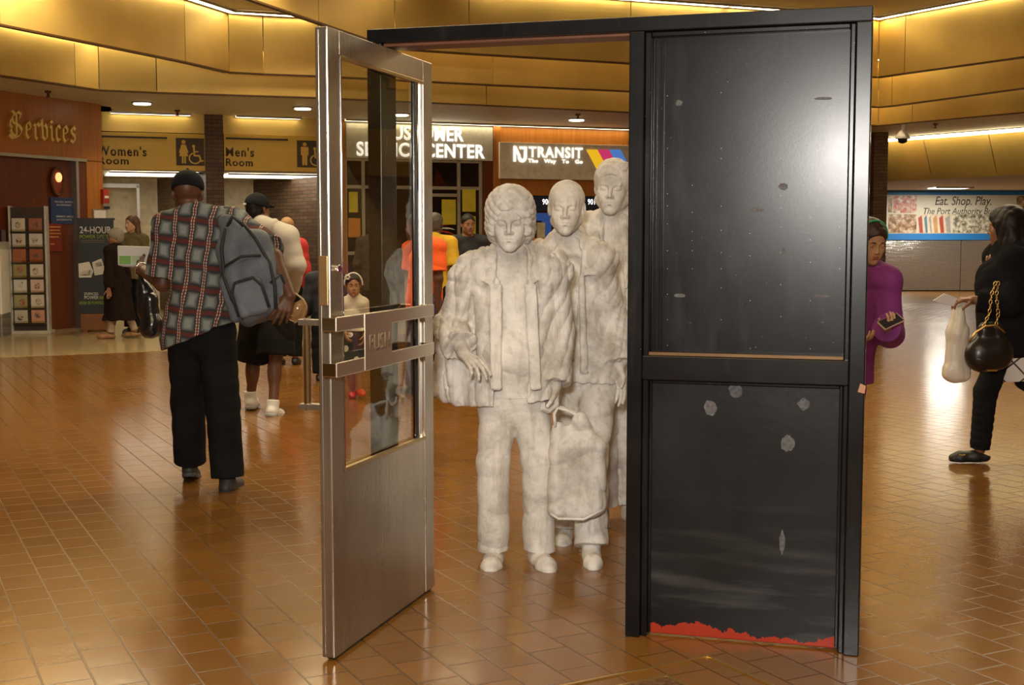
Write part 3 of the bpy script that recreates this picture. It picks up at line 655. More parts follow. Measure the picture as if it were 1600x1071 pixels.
m = MB(); m.box(-16, 16, -7, 24, H3, 5.07); struct(m.build('ceiling', SOFFIT))
m = MB(); m.box(-16, 16, -7, 40, 5.6, 5.7); struct(m.build('ceiling_slab', DARK))
# hidden strip lamps of the coves: one continuous run per band
def strips(P, z, label, gap=.10, group=None, skip=(), fl=.035):
    for i in range(len(P)-1):
        if i in skip: continue
        a, b = P[i], P[i+1]; d = (b-a).normalized(); nn = Vector((-d.y, d.x, 0)); L = (b-a).length
        r = empty('strip_light', Vector((a.x, a.y, z-.002))-nn*gap, math.atan2(d.y, d.x), label[i] if isinstance(label, list) else label, 'ceiling light', group)
        k_ = max(1, int(L/1.45)); st = L/k_
        for q_ in range(k_): m = MB(); m.box(q_*st+.06, (q_+1)*st-.06, -.045, .045, -.028, -.004); m.build('lamp_tube', LT_STRIP, r)
        m = MB(); m.box(0.0, L, -.065, -.052, -fl, 0); m.box(0, L, .052, .065, -.035, 0); m.build('housing', ALU, r)
strips([C_[4], C_[5], C_[6], C_[7], C_[8], C_[9], C_[10]], H3, 'strip light along the top of the highest brass band', group='strip lights above the highest brass band')
strips([C_[0], C_[1], C_[2], C_[3]], H3, 'strip light hidden above the highest brass band, upper left', group='strip lights above the highest brass band at left')
strips([A[0], A[1], A[2], A[3], A[5], A[6], A[7], A[8], A[9], A[11], A[12]], H2, 'strip light at the head of the middle brass band', group='strip lights above the middle brass band')
strips([B[0], B[1], B[3], B[5], B[6], B[7], B[8], B[9], B[11], B[12]], H1, 'strip light tucked above the lowest brass band', group='strip lights above the lowest brass band', fl=.075)

# ---- left shop front 'Services'
r = W1.root('wall_shop'); struct(r)
us = W1.u(163); uj0 = W1.u(122); L0 = -4.0; zf = W1.uz(80, 246)[1]
m = MB(); m.box(L0, us, 0, .25, zf, HS); m.build('fascia', WOOD_O, r, .004)
m = MB(); m.box(W1.u(138), us, .0, .25, 0, zf); m.build('pilaster', WOOD_O, r, .004)
m = MB(); m.box(L0, W1.u(138), -.02, .02, zf-.03, zf+.015); m.build('metal_edge', ALU, r)
m = MB(); m.box(W1.u(122), W1.u(126), .0, .10, 0, zf); m.build('jamb', ALU, r)
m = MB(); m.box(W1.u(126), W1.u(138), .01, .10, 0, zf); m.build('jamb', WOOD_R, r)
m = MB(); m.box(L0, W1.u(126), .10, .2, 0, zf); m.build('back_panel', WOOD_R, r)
m = MB(); m.box(L0, us, .0, .1, zf-.02, zf-.005); m.build('shop_ceiling', DARK, r)
m = MB(); m.box(us-.04, us, .25, 3.0, 0, HS); m.build('side_panel', WOOD_O, r)
# blackletter word: broad pen strokes
GOLD = mat('polished_gold', (0.80, 0.56, 0.18), 0.35, 0.5, var=.1)
GL = {
 'S': (1.0, [[(.86,.98),(.62,1.08),(.42,.98),(.24,1.10)],[(.42,.98),(.22,.80),(.30,.62),(.70,.50),(.88,.34),(.74,.12),(.48,.02)],[(.80,.98),(.74,.80)],[(.10,.30),(.22,.12),(.48,.02),(.20,-.04),(.02,.10)],[(.50,1.0),(.50,.12)],[(.12,.72),(.05,.52),(.20,.40)]]),
 'e': (.56, [[(.14,.58),(.12,.16),(.26,.02),(.46,.14)],[(.14,.58),(.30,.70),(.44,.56),(.42,.44),(.16,.34)]]),
 'r': (.46, [[(.04,.62),(.14,.58),(.14,.10),(.24,.02)],[(.14,.52),(.30,.68),(.42,.58)]]),
 'v': (.60, [[(.02,.70),(.14,.58),(.14,.14),(.30,.02),(.46,.14),(.46,.52),(.34,.68),(.26,.60)],[(.14,.60),(.10,.86)]]),
 'i': (.30, [[(.04,.62),(.14,.56),(.14,.12),(.24,.02)],[(.10,.84),(.18,.78)]]),
 'c': (.46, [[(.14,.56),(.13,.16),(.26,.02),(.40,.12)],[(.14,.56),(.28,.70),(.40,.58)]]),
 's': (.48, [[(.40,.60),(.28,.70),(.12,.58),(.14,.42),(.36,.32),(.38,.14),(.24,.02),(.06,.10)]])}
def blackletter(word, x0, x1, z0, z1, y, root):
    adv = sum(GL[c][0]+.06 for c in word); sc = (x1-x0)/adv; sz = (z1-z0)/1.12; x = x0
    nib = (.062, .050)
    for c in word:
        m = MB()
        for kk, stk in enumerate(GL[c][1]):
            for (ax_, az), (bx, bz) in zip(stk[:-1], stk[1:]):
                ln = math.hypot(bx-ax_, bz-az); tx = (bx-ax_)/ln*.02; tz = (bz-az)/ln*.02; ax2, az2, bx2, bz2 = ax_-tx, az-tz, bx+tx, bz+tz
                p = [(ax2-nib[0], az2-nib[1]), (bx2-nib[0], bz2-nib[1]), (bx2+nib[0], bz2+nib[1]), (ax2+nib[0], az2+nib[1])]
                ar = abs((p[1][0]-p[0][0])*(p[3][1]-p[0][1])-(p[3][0]-p[0][0])*(p[1][1]-p[0][1]))
                if ar < .004: p = [(ax2-.02, az2+.02), (ax2+.02, az2-.02), (bx2+.02, bz2-.02), (bx2-.02, bz2+.02)]
                e = .0008*(kk+1)
                m.prism([(x+px_*sc, z0+pz_*sz) for px_, pz_ in p], y-.05-e, y)
        m.build('letter', GOLD, root); x += (GL[c][0]+.06)*sc
q = W1.rect(10, 178, 116, 219)
s = W1.root('wall_lettering', 'gold blackletter Services sign on the orange wooden shop fascia', 'sign')
blackletter('Services', q[0], q[1], q[2], q[3], -.002, s)
# ---- back of the hall: restroom bulkheads, pier, service counter fronts
r = W2.root('wall_back'); struct(r)
u = W2.u; ZT = HS
def bx(name, x0, x1, z0, z1, mt, y0=0.0, y1=.25, parent=r, bev=0, k=None):
    m = MB(); m.box(x0, x1, y0, y1, z0, z1); o = m.build(name, mt, parent, bev); 
    if k: o['kind'] = k
    return o
zs = W2.uz(250, 207)[1]; zb = W2.uz(250, 266)[1]
bx('bulkhead', u(165)-.4, u(322), zs, ZT, BRASS); bx('bulkhead', u(350), u(534), zs, ZT, BRASS)
bx('jamb', u(533), u(541), 0, ZT, WOOD_O, -.02)
bx('wood_strip', u(770), u(781), 0, ZT, WOOD_O, -.05)
bx('wood_field', u(781), u(1380), W2.uz(880, 306)[1], ZT, WOOD_O, 0)
zsoff = 2.62
# white lit ceiling slabs of the restroom lobbies and their brick sides
for a, b in ((165, 322), (350, 534)):
    bx('lobby_ceiling', u(a)-.3, u(b), zb+.0, zb+.04, mat('lobby_ceiling', (.7, .66, .56), .5), .25, 3.4)
    bx('lobby_back', u(a)-.3, u(b), 0, zb, mat('lobby_wall', (0.72, 0.60, 0.38), .5), 3.3, 3.4)
m = MB(); fx = (u(165)-.3); m.hexa([(u(322), .25, 0), (u(322)+.1, .25, 0), (u(322)-.4, 3.3, 0), (u(322)-.5, 3.3, 0)], [(u(322), .25, zb), (u(322)+.1, .25, zb), (u(322)-.4, 3.3, zb), (u(322)-.5, 3.3, zb)]); m.build('brick_side', BRICK, r)
m = MB(); m.hexa([(u(532), .25, 0), (u(532)+.1, .25, 0), (u(532)-.9, 3.3, 0), (u(532)-1.0, 3.3, 0)], [(u(532), .25, zb), (u(532)+.1, .25, zb), (u(532)-.9, 3.3, zb), (u(532)-1.0, 3.3, zb)]); m.build('brick_side', BRICK, r)
bx('lobby_side', u(165)-.34, u(165)-.3, 0, zb, mat('lobby_wall', (0.72, 0.60, 0.38), .5), .25, 3.3)
bx('door_frame', u(236), u(241), 0, zb-.15, ALU, 2.9, 3.0); bx('door_frame', u(165), u(241), zb-.2, zb-.12, ALU, 2.9, 3.0); bx('door_frame', u(166), u(169), 0, zb-.2, ALU, 2.9, 3.0)
bx('dark_rail', u(150), u(190), 1.95, 2.0, DARK, 3.2, 3.29)
for (a, b, tx) in ((168, 262, 'left'), (358, 412, 'right')):
    q = empty('ceiling_light', W2.pos(u(a)+.1, .5, zb-.005), W2.rz, 'bright flat light panel over the %s restroom lobby' % ('women\'s' if tx == 'left' else 'men\'s'), 'ceiling light')
    m = MB(); m.box(0, 1.75, 0, 1.3, -.02, 0); m.build('diffuser', LT_WHITE, q)
    m = MB(); m.box(-.03, 1.78, -.03, 0, -.03, 0); m.box(-.03, 1.78, 1.3, 1.33, -.03, 0); m.build('frame', ALU, q)
# brick pier
o = bx('wall_pier', 0, u(350)-u(322), 0, ZT, BRICK, -.12, 1.2, None); o.location = W2.pos(u(322)); o.rotation_euler = (0, 0, W2.rz); struct(o)
# customer service glazing
zg = W2.uz(655, 249)[1]
bx('sign_backing', u(541), u(770), zg, ZT-.02, mat('grey_sign_box', (.35, .33, .29), .4), .0, .2)
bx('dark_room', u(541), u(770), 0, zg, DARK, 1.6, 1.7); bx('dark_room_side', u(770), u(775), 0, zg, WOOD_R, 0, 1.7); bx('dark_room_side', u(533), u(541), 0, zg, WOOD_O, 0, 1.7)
bx('dark_room_ceiling', u(533), u(775), zg, zg+.03, DARK, .2, 1.7)
zh = W2.uz(700, 294)[1]
g = W2.root('window_1'); struct(g)
FR = mat('grey_frame', (.40, .37, .30), .4, .3)
def fr(x0, x1, z0, z1, y0=0.02, y1=.09): m = MB(); m.box(x0, x1, y0, y1, z0, z1); m.build('window_frame', FR, g, .004)
for a in (541, 569, 718, 752): fr(u(a)-.03, u(a)+.03, 0, zg)
fr(u(541), u(754), zh-.03, zh+.03); fr(u(541), u(754), zg-.05, zg)
fr(u(645), u(718), zh-.16, zh-.1); fr(u(541), u(569), W2.uz(555, 396)[1]-.03, W2.uz(555, 396)[1]+.03); fr(u(715)-.4, u(754), 1.38, 1.42)
m = MB(); m.box(u(541), u(754), .05, .056, 0, zg); m.build('pane', m_glass('shop_glass', (.75, .72, .66)), g)
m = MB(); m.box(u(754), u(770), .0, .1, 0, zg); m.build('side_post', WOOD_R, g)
def sheet(name, px, mt, label, cat, y=-.004, th=.006, W=W2, group=None, off=0):
    q = W.rect(*px, off=off); o = W.root(name, label, cat, group, off=off); m = MB(); m.box(q[0], q[1], y-th, y, q[2], q[3]); m.build('sheet', mt, o); return o, q
YEL = mat('yellow_paper', (0.62, 0.52, 0.03), .6, var=.08); ORG = mat('orange_paper', (0.62, 0.22, 0.03), .6)
sheet('notice_paper', (690, 312, 712, 351), YEL, 'yellow notice on the glass door under the service sign', 'notice')
sheet('notice_paper', (722, 296, 743, 331), YEL, 'upper yellow notice right of the glass door', 'notice')
sheet('notice_paper', (722, 338, 743, 378), YEL, 'lower yellow notice right of the glass door', 'notice')
sheet('notice_paper', (545, 300, 559, 332), YEL, 'yellow notice seen at the left through the open door glass', 'notice')
sheet('notice_paper', (544, 341, 563, 371), ORG, 'orange notice seen at the left through the open door glass', 'notice')
o = W2.root('wing_logo', 'red and white winged emblem on the dark service window', 'logo')
q = W2.rect(685, 350, 710, 366); m = MB(); RW = [mat('emblem_red', (.5, .03, .03), .4), mat('emblem_white', (.7, .68, .65), .4), mat('emblem_blue', (.05, .1, .3), .4)]
for i, mi in enumerate((0, 1, 0, 2)):
    z0 = q[2]+(q[3]-q[2])*(.8-i*.25); pts = []
    for t in range(9): a = t/8; pts.append((q[0]+(q[1]-q[0])*a, z0+.05*math.sin(a*2.4)-i*a*.05))
    pts += [(p_, z_-.035*(1-abs(k-4)/6)) for k, (p_, z_) in list(enumerate(pts))[::-1]]
    m.prism(pts, -.006-.001*i, -.002, mi)
m.build('emblem', RW, o)
m = MB(); m.prism([(W2.uz(682, 262, .8)[0], W2.uz(682, 262, .8)[1]), (W2.uz(699, 290, .8)[0], W2.uz(699, 291, .8)[1]), (W2.uz(678, 290, .8)[0], W2.uz(678, 291, .8)[1])], .8, .84)
o = W2.root('red_reflection', 'dark red triangle standing in for a reflection in the upper service window', 'banner'); m.build('reflected_shape', mat('reflection_red', (.35, .02, .01), .5), o)  # a reflection in the glazing, modelled as a solid red triangle

# signs
SIGNY = mat('gold_sign_face', (0.60, 0.38, 0.06), .4, .25, var=.03); INK = mat('dark_brown_ink', (0.055, 0.03, 0.008), .5, var=.02)
LITW = emit('lit_white_letters', (1, .97, .9), 1.0)
def person_icon(m, cx, z0, z1, woman, y0, y1, mi=1):
    h = z1-z0; s_ = h; m.disc(cx, z1-.09*s_, .085*s_, y0, y1, mi=mi)
    if woman:
        m.prism([(cx-.09*s_, z0+.80*s_), (cx+.09*s_, z0+.80*s_), (cx+.20*s_, z0+.46*s_), (cx+.15*s_, z0+.44*s_), (cx+.19*s_, z0+.30*s_), (cx-.19*s_, z0+.30*s_), (cx-.15*s_, z0+.44*s_), (cx-.20*s_, z0+.46*s_)], y0, y1, mi)
        for sx in (-1, 1): m.prism([(cx+sx*.015*s_, z0+.32*s_), (cx+sx*.085*s_, z0+.32*s_), (cx+sx*.085*s_, z0), (cx+sx*.015*s_, z0)], y0, y1, mi)
    else:
        m.prism([(cx-.17*s_, z0+.80*s_), (cx+.17*s_, z0+.80*s_), (cx+.17*s_, z0+.44*s_), (cx+.115*s_, z0+.44*s_), (cx+.105*s_, z0), (cx+.015*s_, z0), (cx, z0+.36*s_), (cx-.015*s_, z0), (cx-.105*s_, z0), (cx-.115*s_, z0+.44*s_), (cx-.17*s_, z0+.44*s_)], y0, y1, mi)
def wheel_icon(m, cx, z0, z1, y0, y1, mi=1):
    s_ = z1-z0; m.disc(cx-.08*s_, z1-.08*s_, .08*s_, y0, y1, mi=mi)
    def bar(a, b, t): 
        dx, dz = b[0]-a[0], b[1]-a[1]; l = math.hypot(dx, dz); nx_, nz_ = -dz/l*t/2, dx/l*t/2
        m.prism([(cx+(a[0]+nx_)*s_, z0+(a[1]+nz_)*s_), (cx+(b[0]+nx_)*s_, z0+(b[1]+nz_)*s_), (cx+(b[0]-nx_)*s_, z0+(b[1]-nz_)*s_), (cx+(a[0]-nx_)*s_, z0+(a[1]-nz_)*s_)], y0, y1, mi)
    bar((-.07, .84), (-.05, .40), .09); bar((-.06, .63), (.17, .63), .07); bar((-.05, .42), (.22, .42), .09); bar((.20, .44), (.30, .12), .09); bar((.28, .12), (.42, .16), .08)
    N_ = 16; pts = [(-.02+.30*math.cos(a), .28+.28*math.sin(a)) for a in [math.radians(110+i*(345-110)/N_) for i in range(N_+1)]]
    for a, b in zip(pts[:-1], pts[1:]): bar(a, b, .07)
def rest_sign(px, word, l1, l2, icon, woman, label, line, name='restroom_sign', extra_u0=0):
    q = W2.rect(*px, off=-.06); o = W2.root(name, label, 'sign', off=-.06)
    m = MB(); m.box(q[0]-extra_u0, q[1], 0, .06, q[2], q[3]); m.build('sign_panel', SIGNY, o, .004)
    m = MB(); c = W2.rect(*icon, off=-.06); m.box(c[0], c[1], -.006, 0, c[2], c[3])
    s_ = c[3]-c[2]; wd = c[1]-c[0]; person_icon(m, c[0]+wd*.27, c[2]+.08*s_, c[3]-.07*s_, woman, -.010, -.006); wheel_icon(m, c[0]+wd*.68, c[2]+.08*s_, c[3]-.24*s_, -.010, -.006)
    m.build('pictogram', [INK, SIGNY], o)
    a = W2.rect(*l1[1], off=-.06); text(l1[0], *a, -.006, INK, o, .022, spacing=1.16)
    a = W2.rect(*l2[1], off=-.06); text(l2[0], *a, -.006, INK, o, .022, spacing=1.16)
    a = W2.rect(*line, off=-.06); m = MB(); m.box(a[0], a[1], -.006, 0, a[2], a[3]); m.build('rule_line', INK, o)
rest_sign((150, 208, 325, 266), '', ("Women's", (152, 228, 229, 244)), ("Room", (154, 245, 201, 257)), (275, 216, 319, 259), True, "gold Women's Room sign with dark woman and wheelchair pictograms", (158, 213, 261, 216))
rest_sign((350, 211, 534, 268), '', ("Men's", (353, 230, 397, 245)), ("Room", (353, 248, 395, 260)), (464, 220, 508, 262), False, "gold Men's Room sign with dark man and wheelchair pictograms", (353, 216, 450, 219))
o = W2.root('service_sign', 'grey illuminated Customer Service Center sign', 'sign', off=-.04)
q = W2.rect(541, 196, 770, 249, off=-.04); m = MB(); m.box(q[0], q[1], 0, .04, q[2], q[3]); m.build('sign_panel', mat('warm_grey_panel', (.50, .46, .37), .45), o)
a = W2.rect(596, 198, 724, 220, off=-.04); text('CUSTOMER', *a, -.012, LITW, o, .022, depth=.02, spacing=1.08)
a = W2.rect(557, 224, 757, 246, off=-.04); text('SERVICE CENTER', *a, -.012, LITW, o, .022, depth=.02, spacing=1.08)
o = W2.root('transit_sign', 'grey illuminated NJ Transit sign on the orange wooden wall', 'sign', off=-.12)
q = W2.rect(781, 225, 1000, 281, off=-.12); m = MB(); m.box(q[0], q[1], 0, .12, q[2], q[3]); m.build('sign_panel', mat('grey_sign_face', (.72, .67, .54), .45), o, .006)
a = W2.rect(826, 230, 910, 247, off=-.12); text('TRANSIT', *a, -.012, LITW, o, .018, depth=.02, spacing=1.12)
a = W2.rect(825, 249, 910, 257, off=-.12); text('The   Way   To   Go', *a, -.012, LITW, o, .012, depth=.02, spacing=1.1)
a = W2.rect(802, 229, 823, 254, off=-.12); m = MB(); wN = a[1]-a[0]; hN = a[3]-a[2]; nx = lambda x, z: (a[0]+x*wN, a[2]+z*hN)
m.prism([nx(0, .05), nx(.18, .05), nx(.18, 1), nx(0, 1)], -.02, -.004); m.prism([nx(0, 1), nx(.2, 1), nx(.52, .45), nx(.46, .18)], -.0205, -.004)
JP = [nx(.45, 1), nx(1, 1), nx(1, .35)]+[nx(.66+.34*math.cos(t), .35+.35*math.sin(t)) for t in [math.radians(-10-i*16) for i in range(11)]]+[nx(.5, .38)]+[nx(.66+.12*math.cos(t), .35+.14*math.sin(t)) for t in [math.radians(-170+i*28) for i in range(7)]]+[nx(.80, .84), nx(.45, .84)]
m.prism(JP, -.019, -.004); m.build('letter_mark', LITW, o)
for i, (c, nm) in enumerate((((.9, .55, .02), 'yellow'), ((.60, .04, .16), 'magenta'), ((.07, .22, .62), 'blue'))):
    x0 = 916+i*18; pts = []
    for px_, py_ in ((x0, 232), (x0+17, 232), (x0+34, 264), (x0+17, 264)):
        t_ = W2.uz(px_, py_+2, -.12); pts.append(t_)
    m = MB(); m.prism(pts, -.012, -.002); m.build('stripe', emit('lit_'+nm, c, .7), o)
# departures boards and ticket front under the transit sign
r2 = W2.root('ticket_front', 'dark blue ticket front with numbered boards under the transit sign', 'ticket counter')
zz = W2.uz(900, 306)[1]
BLU = mat('board_blue', (.012, .02, .055), .3); BLU2 = emit('screen_blue', (.02, .06, .25), .5)
m = MB(); m.box(u(790), u(1300), .05, .9, 0, zz); m.build('counter_body', mat('ticket_dark', (.03, .012, .008), .4), r2)
def tf(x0, y0, x1, y1, mt, nm, d=.03, y=.05):
    q_ = W2.rect(x0, y0, x1, y1); m = MB(); m.box(q_[0], q_[1], y-d, y, q_[2], q_[3]); return m.build(nm, mt, r2), q_
tf(783, 306, 1000, 330, BLU, 'board'); tf(830, 333, 866, 345, BLU2, 'screen', .04); tf(840, 348, 852, 372, mat('counter_light', (.5, .42, .25), .5), 'notice', .035); tf(830, 372, 862, 398, ORG, 'counter_box', .05)
tf(848, 345, 862, 400, BLU2, 'screen', .032); tf(800, 430, 1000, 440, mat('ledge', (.4, .15, .03), .4), 'ledge', .25)
a = W2.rect(848, 311, 861, 320); text('900', *a, .015, emit('board_white', (1, 1, 1), 1.2), r2, .015, spacing=1.08); a = W2.rect(919, 311, 930, 320); text('901', *a, .015, emit('board_white', (1, 1, 1), 1.2), r2, .015, spacing=1.08)
# wall strips above the signs
for a, b, lb in ((178, 300, "strip light over the Women's Room sign"), (372, 470, "strip light over the Men's Room sign"), (541, 980, 'long strip light over the service and transit signs')):
    q = empty('strip_light', W2.pos(u(a), -.10, HS), W2.rz, lb, 'ceiling light'); m = MB(); m.box(0, u(b)-u(a), -.035, .035, -.03, -.005); m.build('lamp_tube', LT_STRIP, q)
    m = MB(); m.box(-.02, u(b)-u(a)+.02, -.05, -.036, -.035, 0); m.box(-.02, u(b)-u(a)+.02, .036, .05, -.035, 0); m.build('housing', ALU, q)
# downlights and sprinkler heads in the lower soffit
for px, py, lb in ((222, 160, "round downlight above the Women's Room sign"), (473, 168, "round downlight above the Men's Room sign"), (626, 178, 'round downlight above the customer service sign'), (901, 186, 'round downlight above the transit sign')):
    p = hz(px, py, HS); q = empty('downlight', p, 0, lb, 'ceiling light')
    m = MB(); m.cyl((0, 0, -.034), (0, 0, -.004), .13, seg=28); m.build('lamp_face', LT_DOWN, q); m = MB(); m.lathe([(.131, -.001), (.165, -.001), (.165, -.02), (.131, -.02)]); m.build('trim_ring', ALU, q)
    l = bpy.data.lights.new('downlight_beam', 'SPOT'); l.energy = 60; l.color = (1, .85, .6); l.spot_size = 2.0; l.spot_blend = .8; l.shadow_soft_size = .1
    lo_ = bpy.data.objects.new('downlight_beam', l); COL.objects.link(lo_); lo_.parent = q; lo_.location = (0, 0, -.08)
for px, py, lb in ((75, 142, 'small sprinkler head over the Services fascia'), (277, 172, "small sprinkler head over the Women's Room sign"), (903, 178, 'small sprinkler head over the transit sign'), (1462, 193, 'small sprinkler head right of the dome camera')):
    p = hz(px, py, HS); q = empty('sprinkler_head', p, 0, lb, 'sprinkler'); m = MB(); m.cyl((0, 0, -.03), (0, 0, 0), .045); m.build('collar', LIPM, q); m = MB(); m.cyl((0, 0, -.08), (0, 0, -.03), .018, seg=10); m.cyl((0, 0, -.09), (0, 0, -.08), .03, seg=12); m.build('nozzle', LIPM, q)

# ---- right passage: sloped brass wall, banner, metal hoarding
m = MB(); a = R0-rd*.4; b = R1+rd*7; sl_ = Vector((-rd.y, rd.x, 0))*.35; a2 = Vector((a.x, a.y, 2.62))+sl_; b2 = Vector((b.x, b.y, 2.62))+sl_
nn = Vector((0, .05, 0)); npan = 7
for i in range(npan):
    t0, t1 = i/npan+.001, (i+1)/npan-.001; p0, p1 = a.lerp(b, t0), a.lerp(b, t1); q0, q1 = a2.lerp(b2, t0), a2.lerp(b2, t1)
    m = MB(); m.hexa([q0, q1, q1+nn, q0+nn], [p0, p1, p1+nn, p0+nn]); ti[0] += 1; struct(m.build('trim_%d' % ti[0], BRASS))
q = empty('strip_light', (R0.x, R0.y, HS), math.atan2(rd.y, rd.x), 'strip light above the sloping brass wall on the right', 'ceiling light')
m = MB(); m.box(-.2, (R1-R0).length+5, -.20, -.05, -.07, -.005); m.build('lamp_tube', LT_COVE, q); m = MB(); m.box(-.2, (R1-R0).length+5, -.225, -.205, -.02, 0); m.build('housing', ALU, q)
m = MB(); m.hexa([(a2.x, a2.y, 2.62), (b2.x, b2.y, 2.62), (b2.x+.5, 33.6, 2.62), (a2.x, 33.6, 2.62)], [(a2.x, a2.y, 2.72), (b2.x, b2.y, 2.72), (b2.x+.5, 33.6, 2.72), (a2.x, 33.6, 2.72)]); struct(m.build('ceiling_passage', SOFFIT))
r = W3.root('wall_right_back'); struct(r); L3 = 9.0; x00 = -.35
q = W3.rect(1388, 295, 1600, 375); zc = q[2]
HOARD = NB('hoarding_steel'); cc = HOARD.coord(); 
_w = HOARD.n('ShaderNodeTexWave'); _w.inputs['Scale'].default_value = 12; _w.bands_direction = 'Z'; HOARD.lk(cc, _w.inputs[0]); _n = HOARD.noise(60, HOARD.coord(sc=(.05, 1, 1)), 2)
HOARD.set(col=(.48, .47, .44), metal=.85, rough=.16); HOARD.bump(HOARD.math('ADD', _w.outputs['Fac'], _n), .3, .01)
for i in range(5):
    m = MB(); m.box(x00+i*2.25+.01, x00+(i+1)*2.25-.01, 0, .1, .03, zc); m.build('hoarding_panel', HOARD.m, r)
m = MB(); m.box(x00, x00+11, .02, .15, 0, 2.65); m.build('back', DARK, r)
BB = mat('banner_blue', (.012, .15, .42), .45, var=.04)
o = W3.root('wall_banner', 'long blue edged banner reading Eat. Shop. Play. above the metal hoarding', 'banner', off=-.03); 
m = MB(); m.box(x00, x00+9, 0, .03, q[2], q[3]); m.build('banner_sheet', BB, o)
qw = W3.rect(1388, 305, 1600, 365, -.03); m = MB(); m.box(x00, x00+9, -.004, 0, qw[2], qw[3]); m.build('white_field', mat('banner_cream', (.50, .48, .38), .5, var=.03), o)
GT = mat('banner_ink', (.06, .055, .05), .5)
a = W3.rect(1461, 307, 1549, 325, -.03); text('Eat. Shop. Play.', *a, -.006, GT, o, .004, .25, depth=.004)
a = W3.rect(1443, 325, 1574, 338, -.03); text('The Port Authority Bus Terminal', a[0], a[0]+(a[1]-a[0])*1.2, a[2], a[3], -.006, GT, o, .002, .25, depth=.004)
PH = [m_photo('photo_people', [(.35, (.05, .02, .015)), (.45, (.45, .05, .03)), (.55, (.35, .25, .16)), (.65, (.6, .55, .45))], 9), m_photo('photo_diner', [(.35, (.10, .05, .03)), (.5, (.3, .17, .08)), (.62, (.5, .42, .32))], 8, (3, 1, 2)),
      m_photo('photo_hall', [(.38, (.08, .08, .07)), (.5, (.32, .29, .2)), (.62, (.55, .52, .42))], 10, (7, 3, 1))]
for px_, mt in (((1388, 306, 1394, 332), 1), ((1396, 306, 1432, 333), 0), ((1388, 335, 1432, 364), 1), ((1489, 335, 1562, 364), 2), ((1588, 306, 1640, 333), 1)):
    a = W3.rect(*px_, -.03); m = MB(); m.box(a[0], a[1], -.008, -.004, a[2], a[3]); m.build('photo_panel', PH[mt], o)
a = W3.rect(1434, 335, 1487, 364, -.03); m = MB(); m.box(a[0], a[1], -.008, -.004, a[2], a[3], 0); wd = a[1]-a[0]; hh = a[3]-a[2]
for i, (x0, x1, c) in enumerate(((.0, .16, 1), (.18, .3, 2), (.32, .42, 3), (.44, .6, 4), (.62, .78, 1), (.8, .98, 3))):
    m.prism([(a[0]+wd*(x0+.06), a[2]), (a[0]+wd*(x1+.0), a[2]), (a[0]+wd*(x1-.05), a[2]+hh*.95), (a[0]+wd*x0, a[2]+hh*.8)], -.011, -.0075, c)
m.build('book_photo', [mat('ph_cream', (.5, .42, .3), .5), mat('ph_red', (.3, .04, .02), .5), mat('ph_teal', (.05, .14, .2), .5), mat('ph_grey', (.25, .24, .22), .5), mat('ph_tan', (.38, .2, .08), .5)], o)
q = empty('ceiling_light', (10.75, 31.6, 2.62), 0, 'lamp added over the passage for a bright streak on the metal hoarding', 'ceiling light')  # glowing fixture added so the hoarding has something bright to mirror
MB().box(-.42, .42, -.32, .32, -.022, -.002).build('diffuser', emit('passage_fill_glow', (1, .97, .9), 6), q); MB().box(-.46, .46, -.37, -.33, -.03, 0).box(-.46, .46, .33, .37, -.03, 0).build('frame', ALU, q)
# pier left of the banner and the dome camera
p0 = at(1360, 300, 26.0); o = MB().box(0, .28, 0, .6, 0, HS).build('wall_pier_right', BRICK); o.location = (p0.x, 25.8, 0); struct(o)
o = MB().box(0, .5, 0, 7, 0, 2.62).build('wall_passage', DARK); o.location = (p0.x-.15, 26.5, 0); struct(o)
p = hz(1411, 193, HS); q = empty('security_camera', p, 0, 'white dome security camera with dark bubble under the right soffit', 'security camera')
MB().cyl((0, 0, -.12), (0, 0, 0), .03).build('stem', WHITE, q, smooth=False); MB().lathe([(.03, -.12), (.06, -.14), (.13, -.24), (.14, -.28), (.02, -.28)]).build('housing', WHITE, q); MB().lathe([(.09, -.28), (.088, -.31), (.07, -.345), (.03, -.365), (.005, -.37)]).build('bubble', BLACK, q, smooth=True)
al = W3.root('alarm_pull', 'small red and white sign on the brick pier left of the banner', 'sign', u=-.35); a = W3.rect(1379, 332, 1386, 344)
MB().box(a[0]+.35, a[1]+.35, -.03, 0, a[2], a[3]).build('plate', mat('alarm_red', (.4, .04, .02), .4), al)
# enclosing walls behind and beside the camera
MB().box(-16, 16, -7, -6.8, 0, 5.07).build('wall_front', mat('hall_wall', (.42, .28, .13), .5)).__setitem__('kind', 'structure')
MB().box(-13, -12.8, -7, 30, 0, 5.07).build('wall_left', mat('hall_wall', (.42, .28, .13), .5)).__setitem__('kind', 'structure')
MB().box(13.5, 13.7, -7, 36, 0, 5.07).build('wall_right', mat('hall_wall', (.42, .28, .13), .5)).__setitem__('kind', 'structure')
MB().box(-13, 4, 27.5, 27.7, 0, 5.07).build('wall_behind', DARK).__setitem__('kind', 'structure')

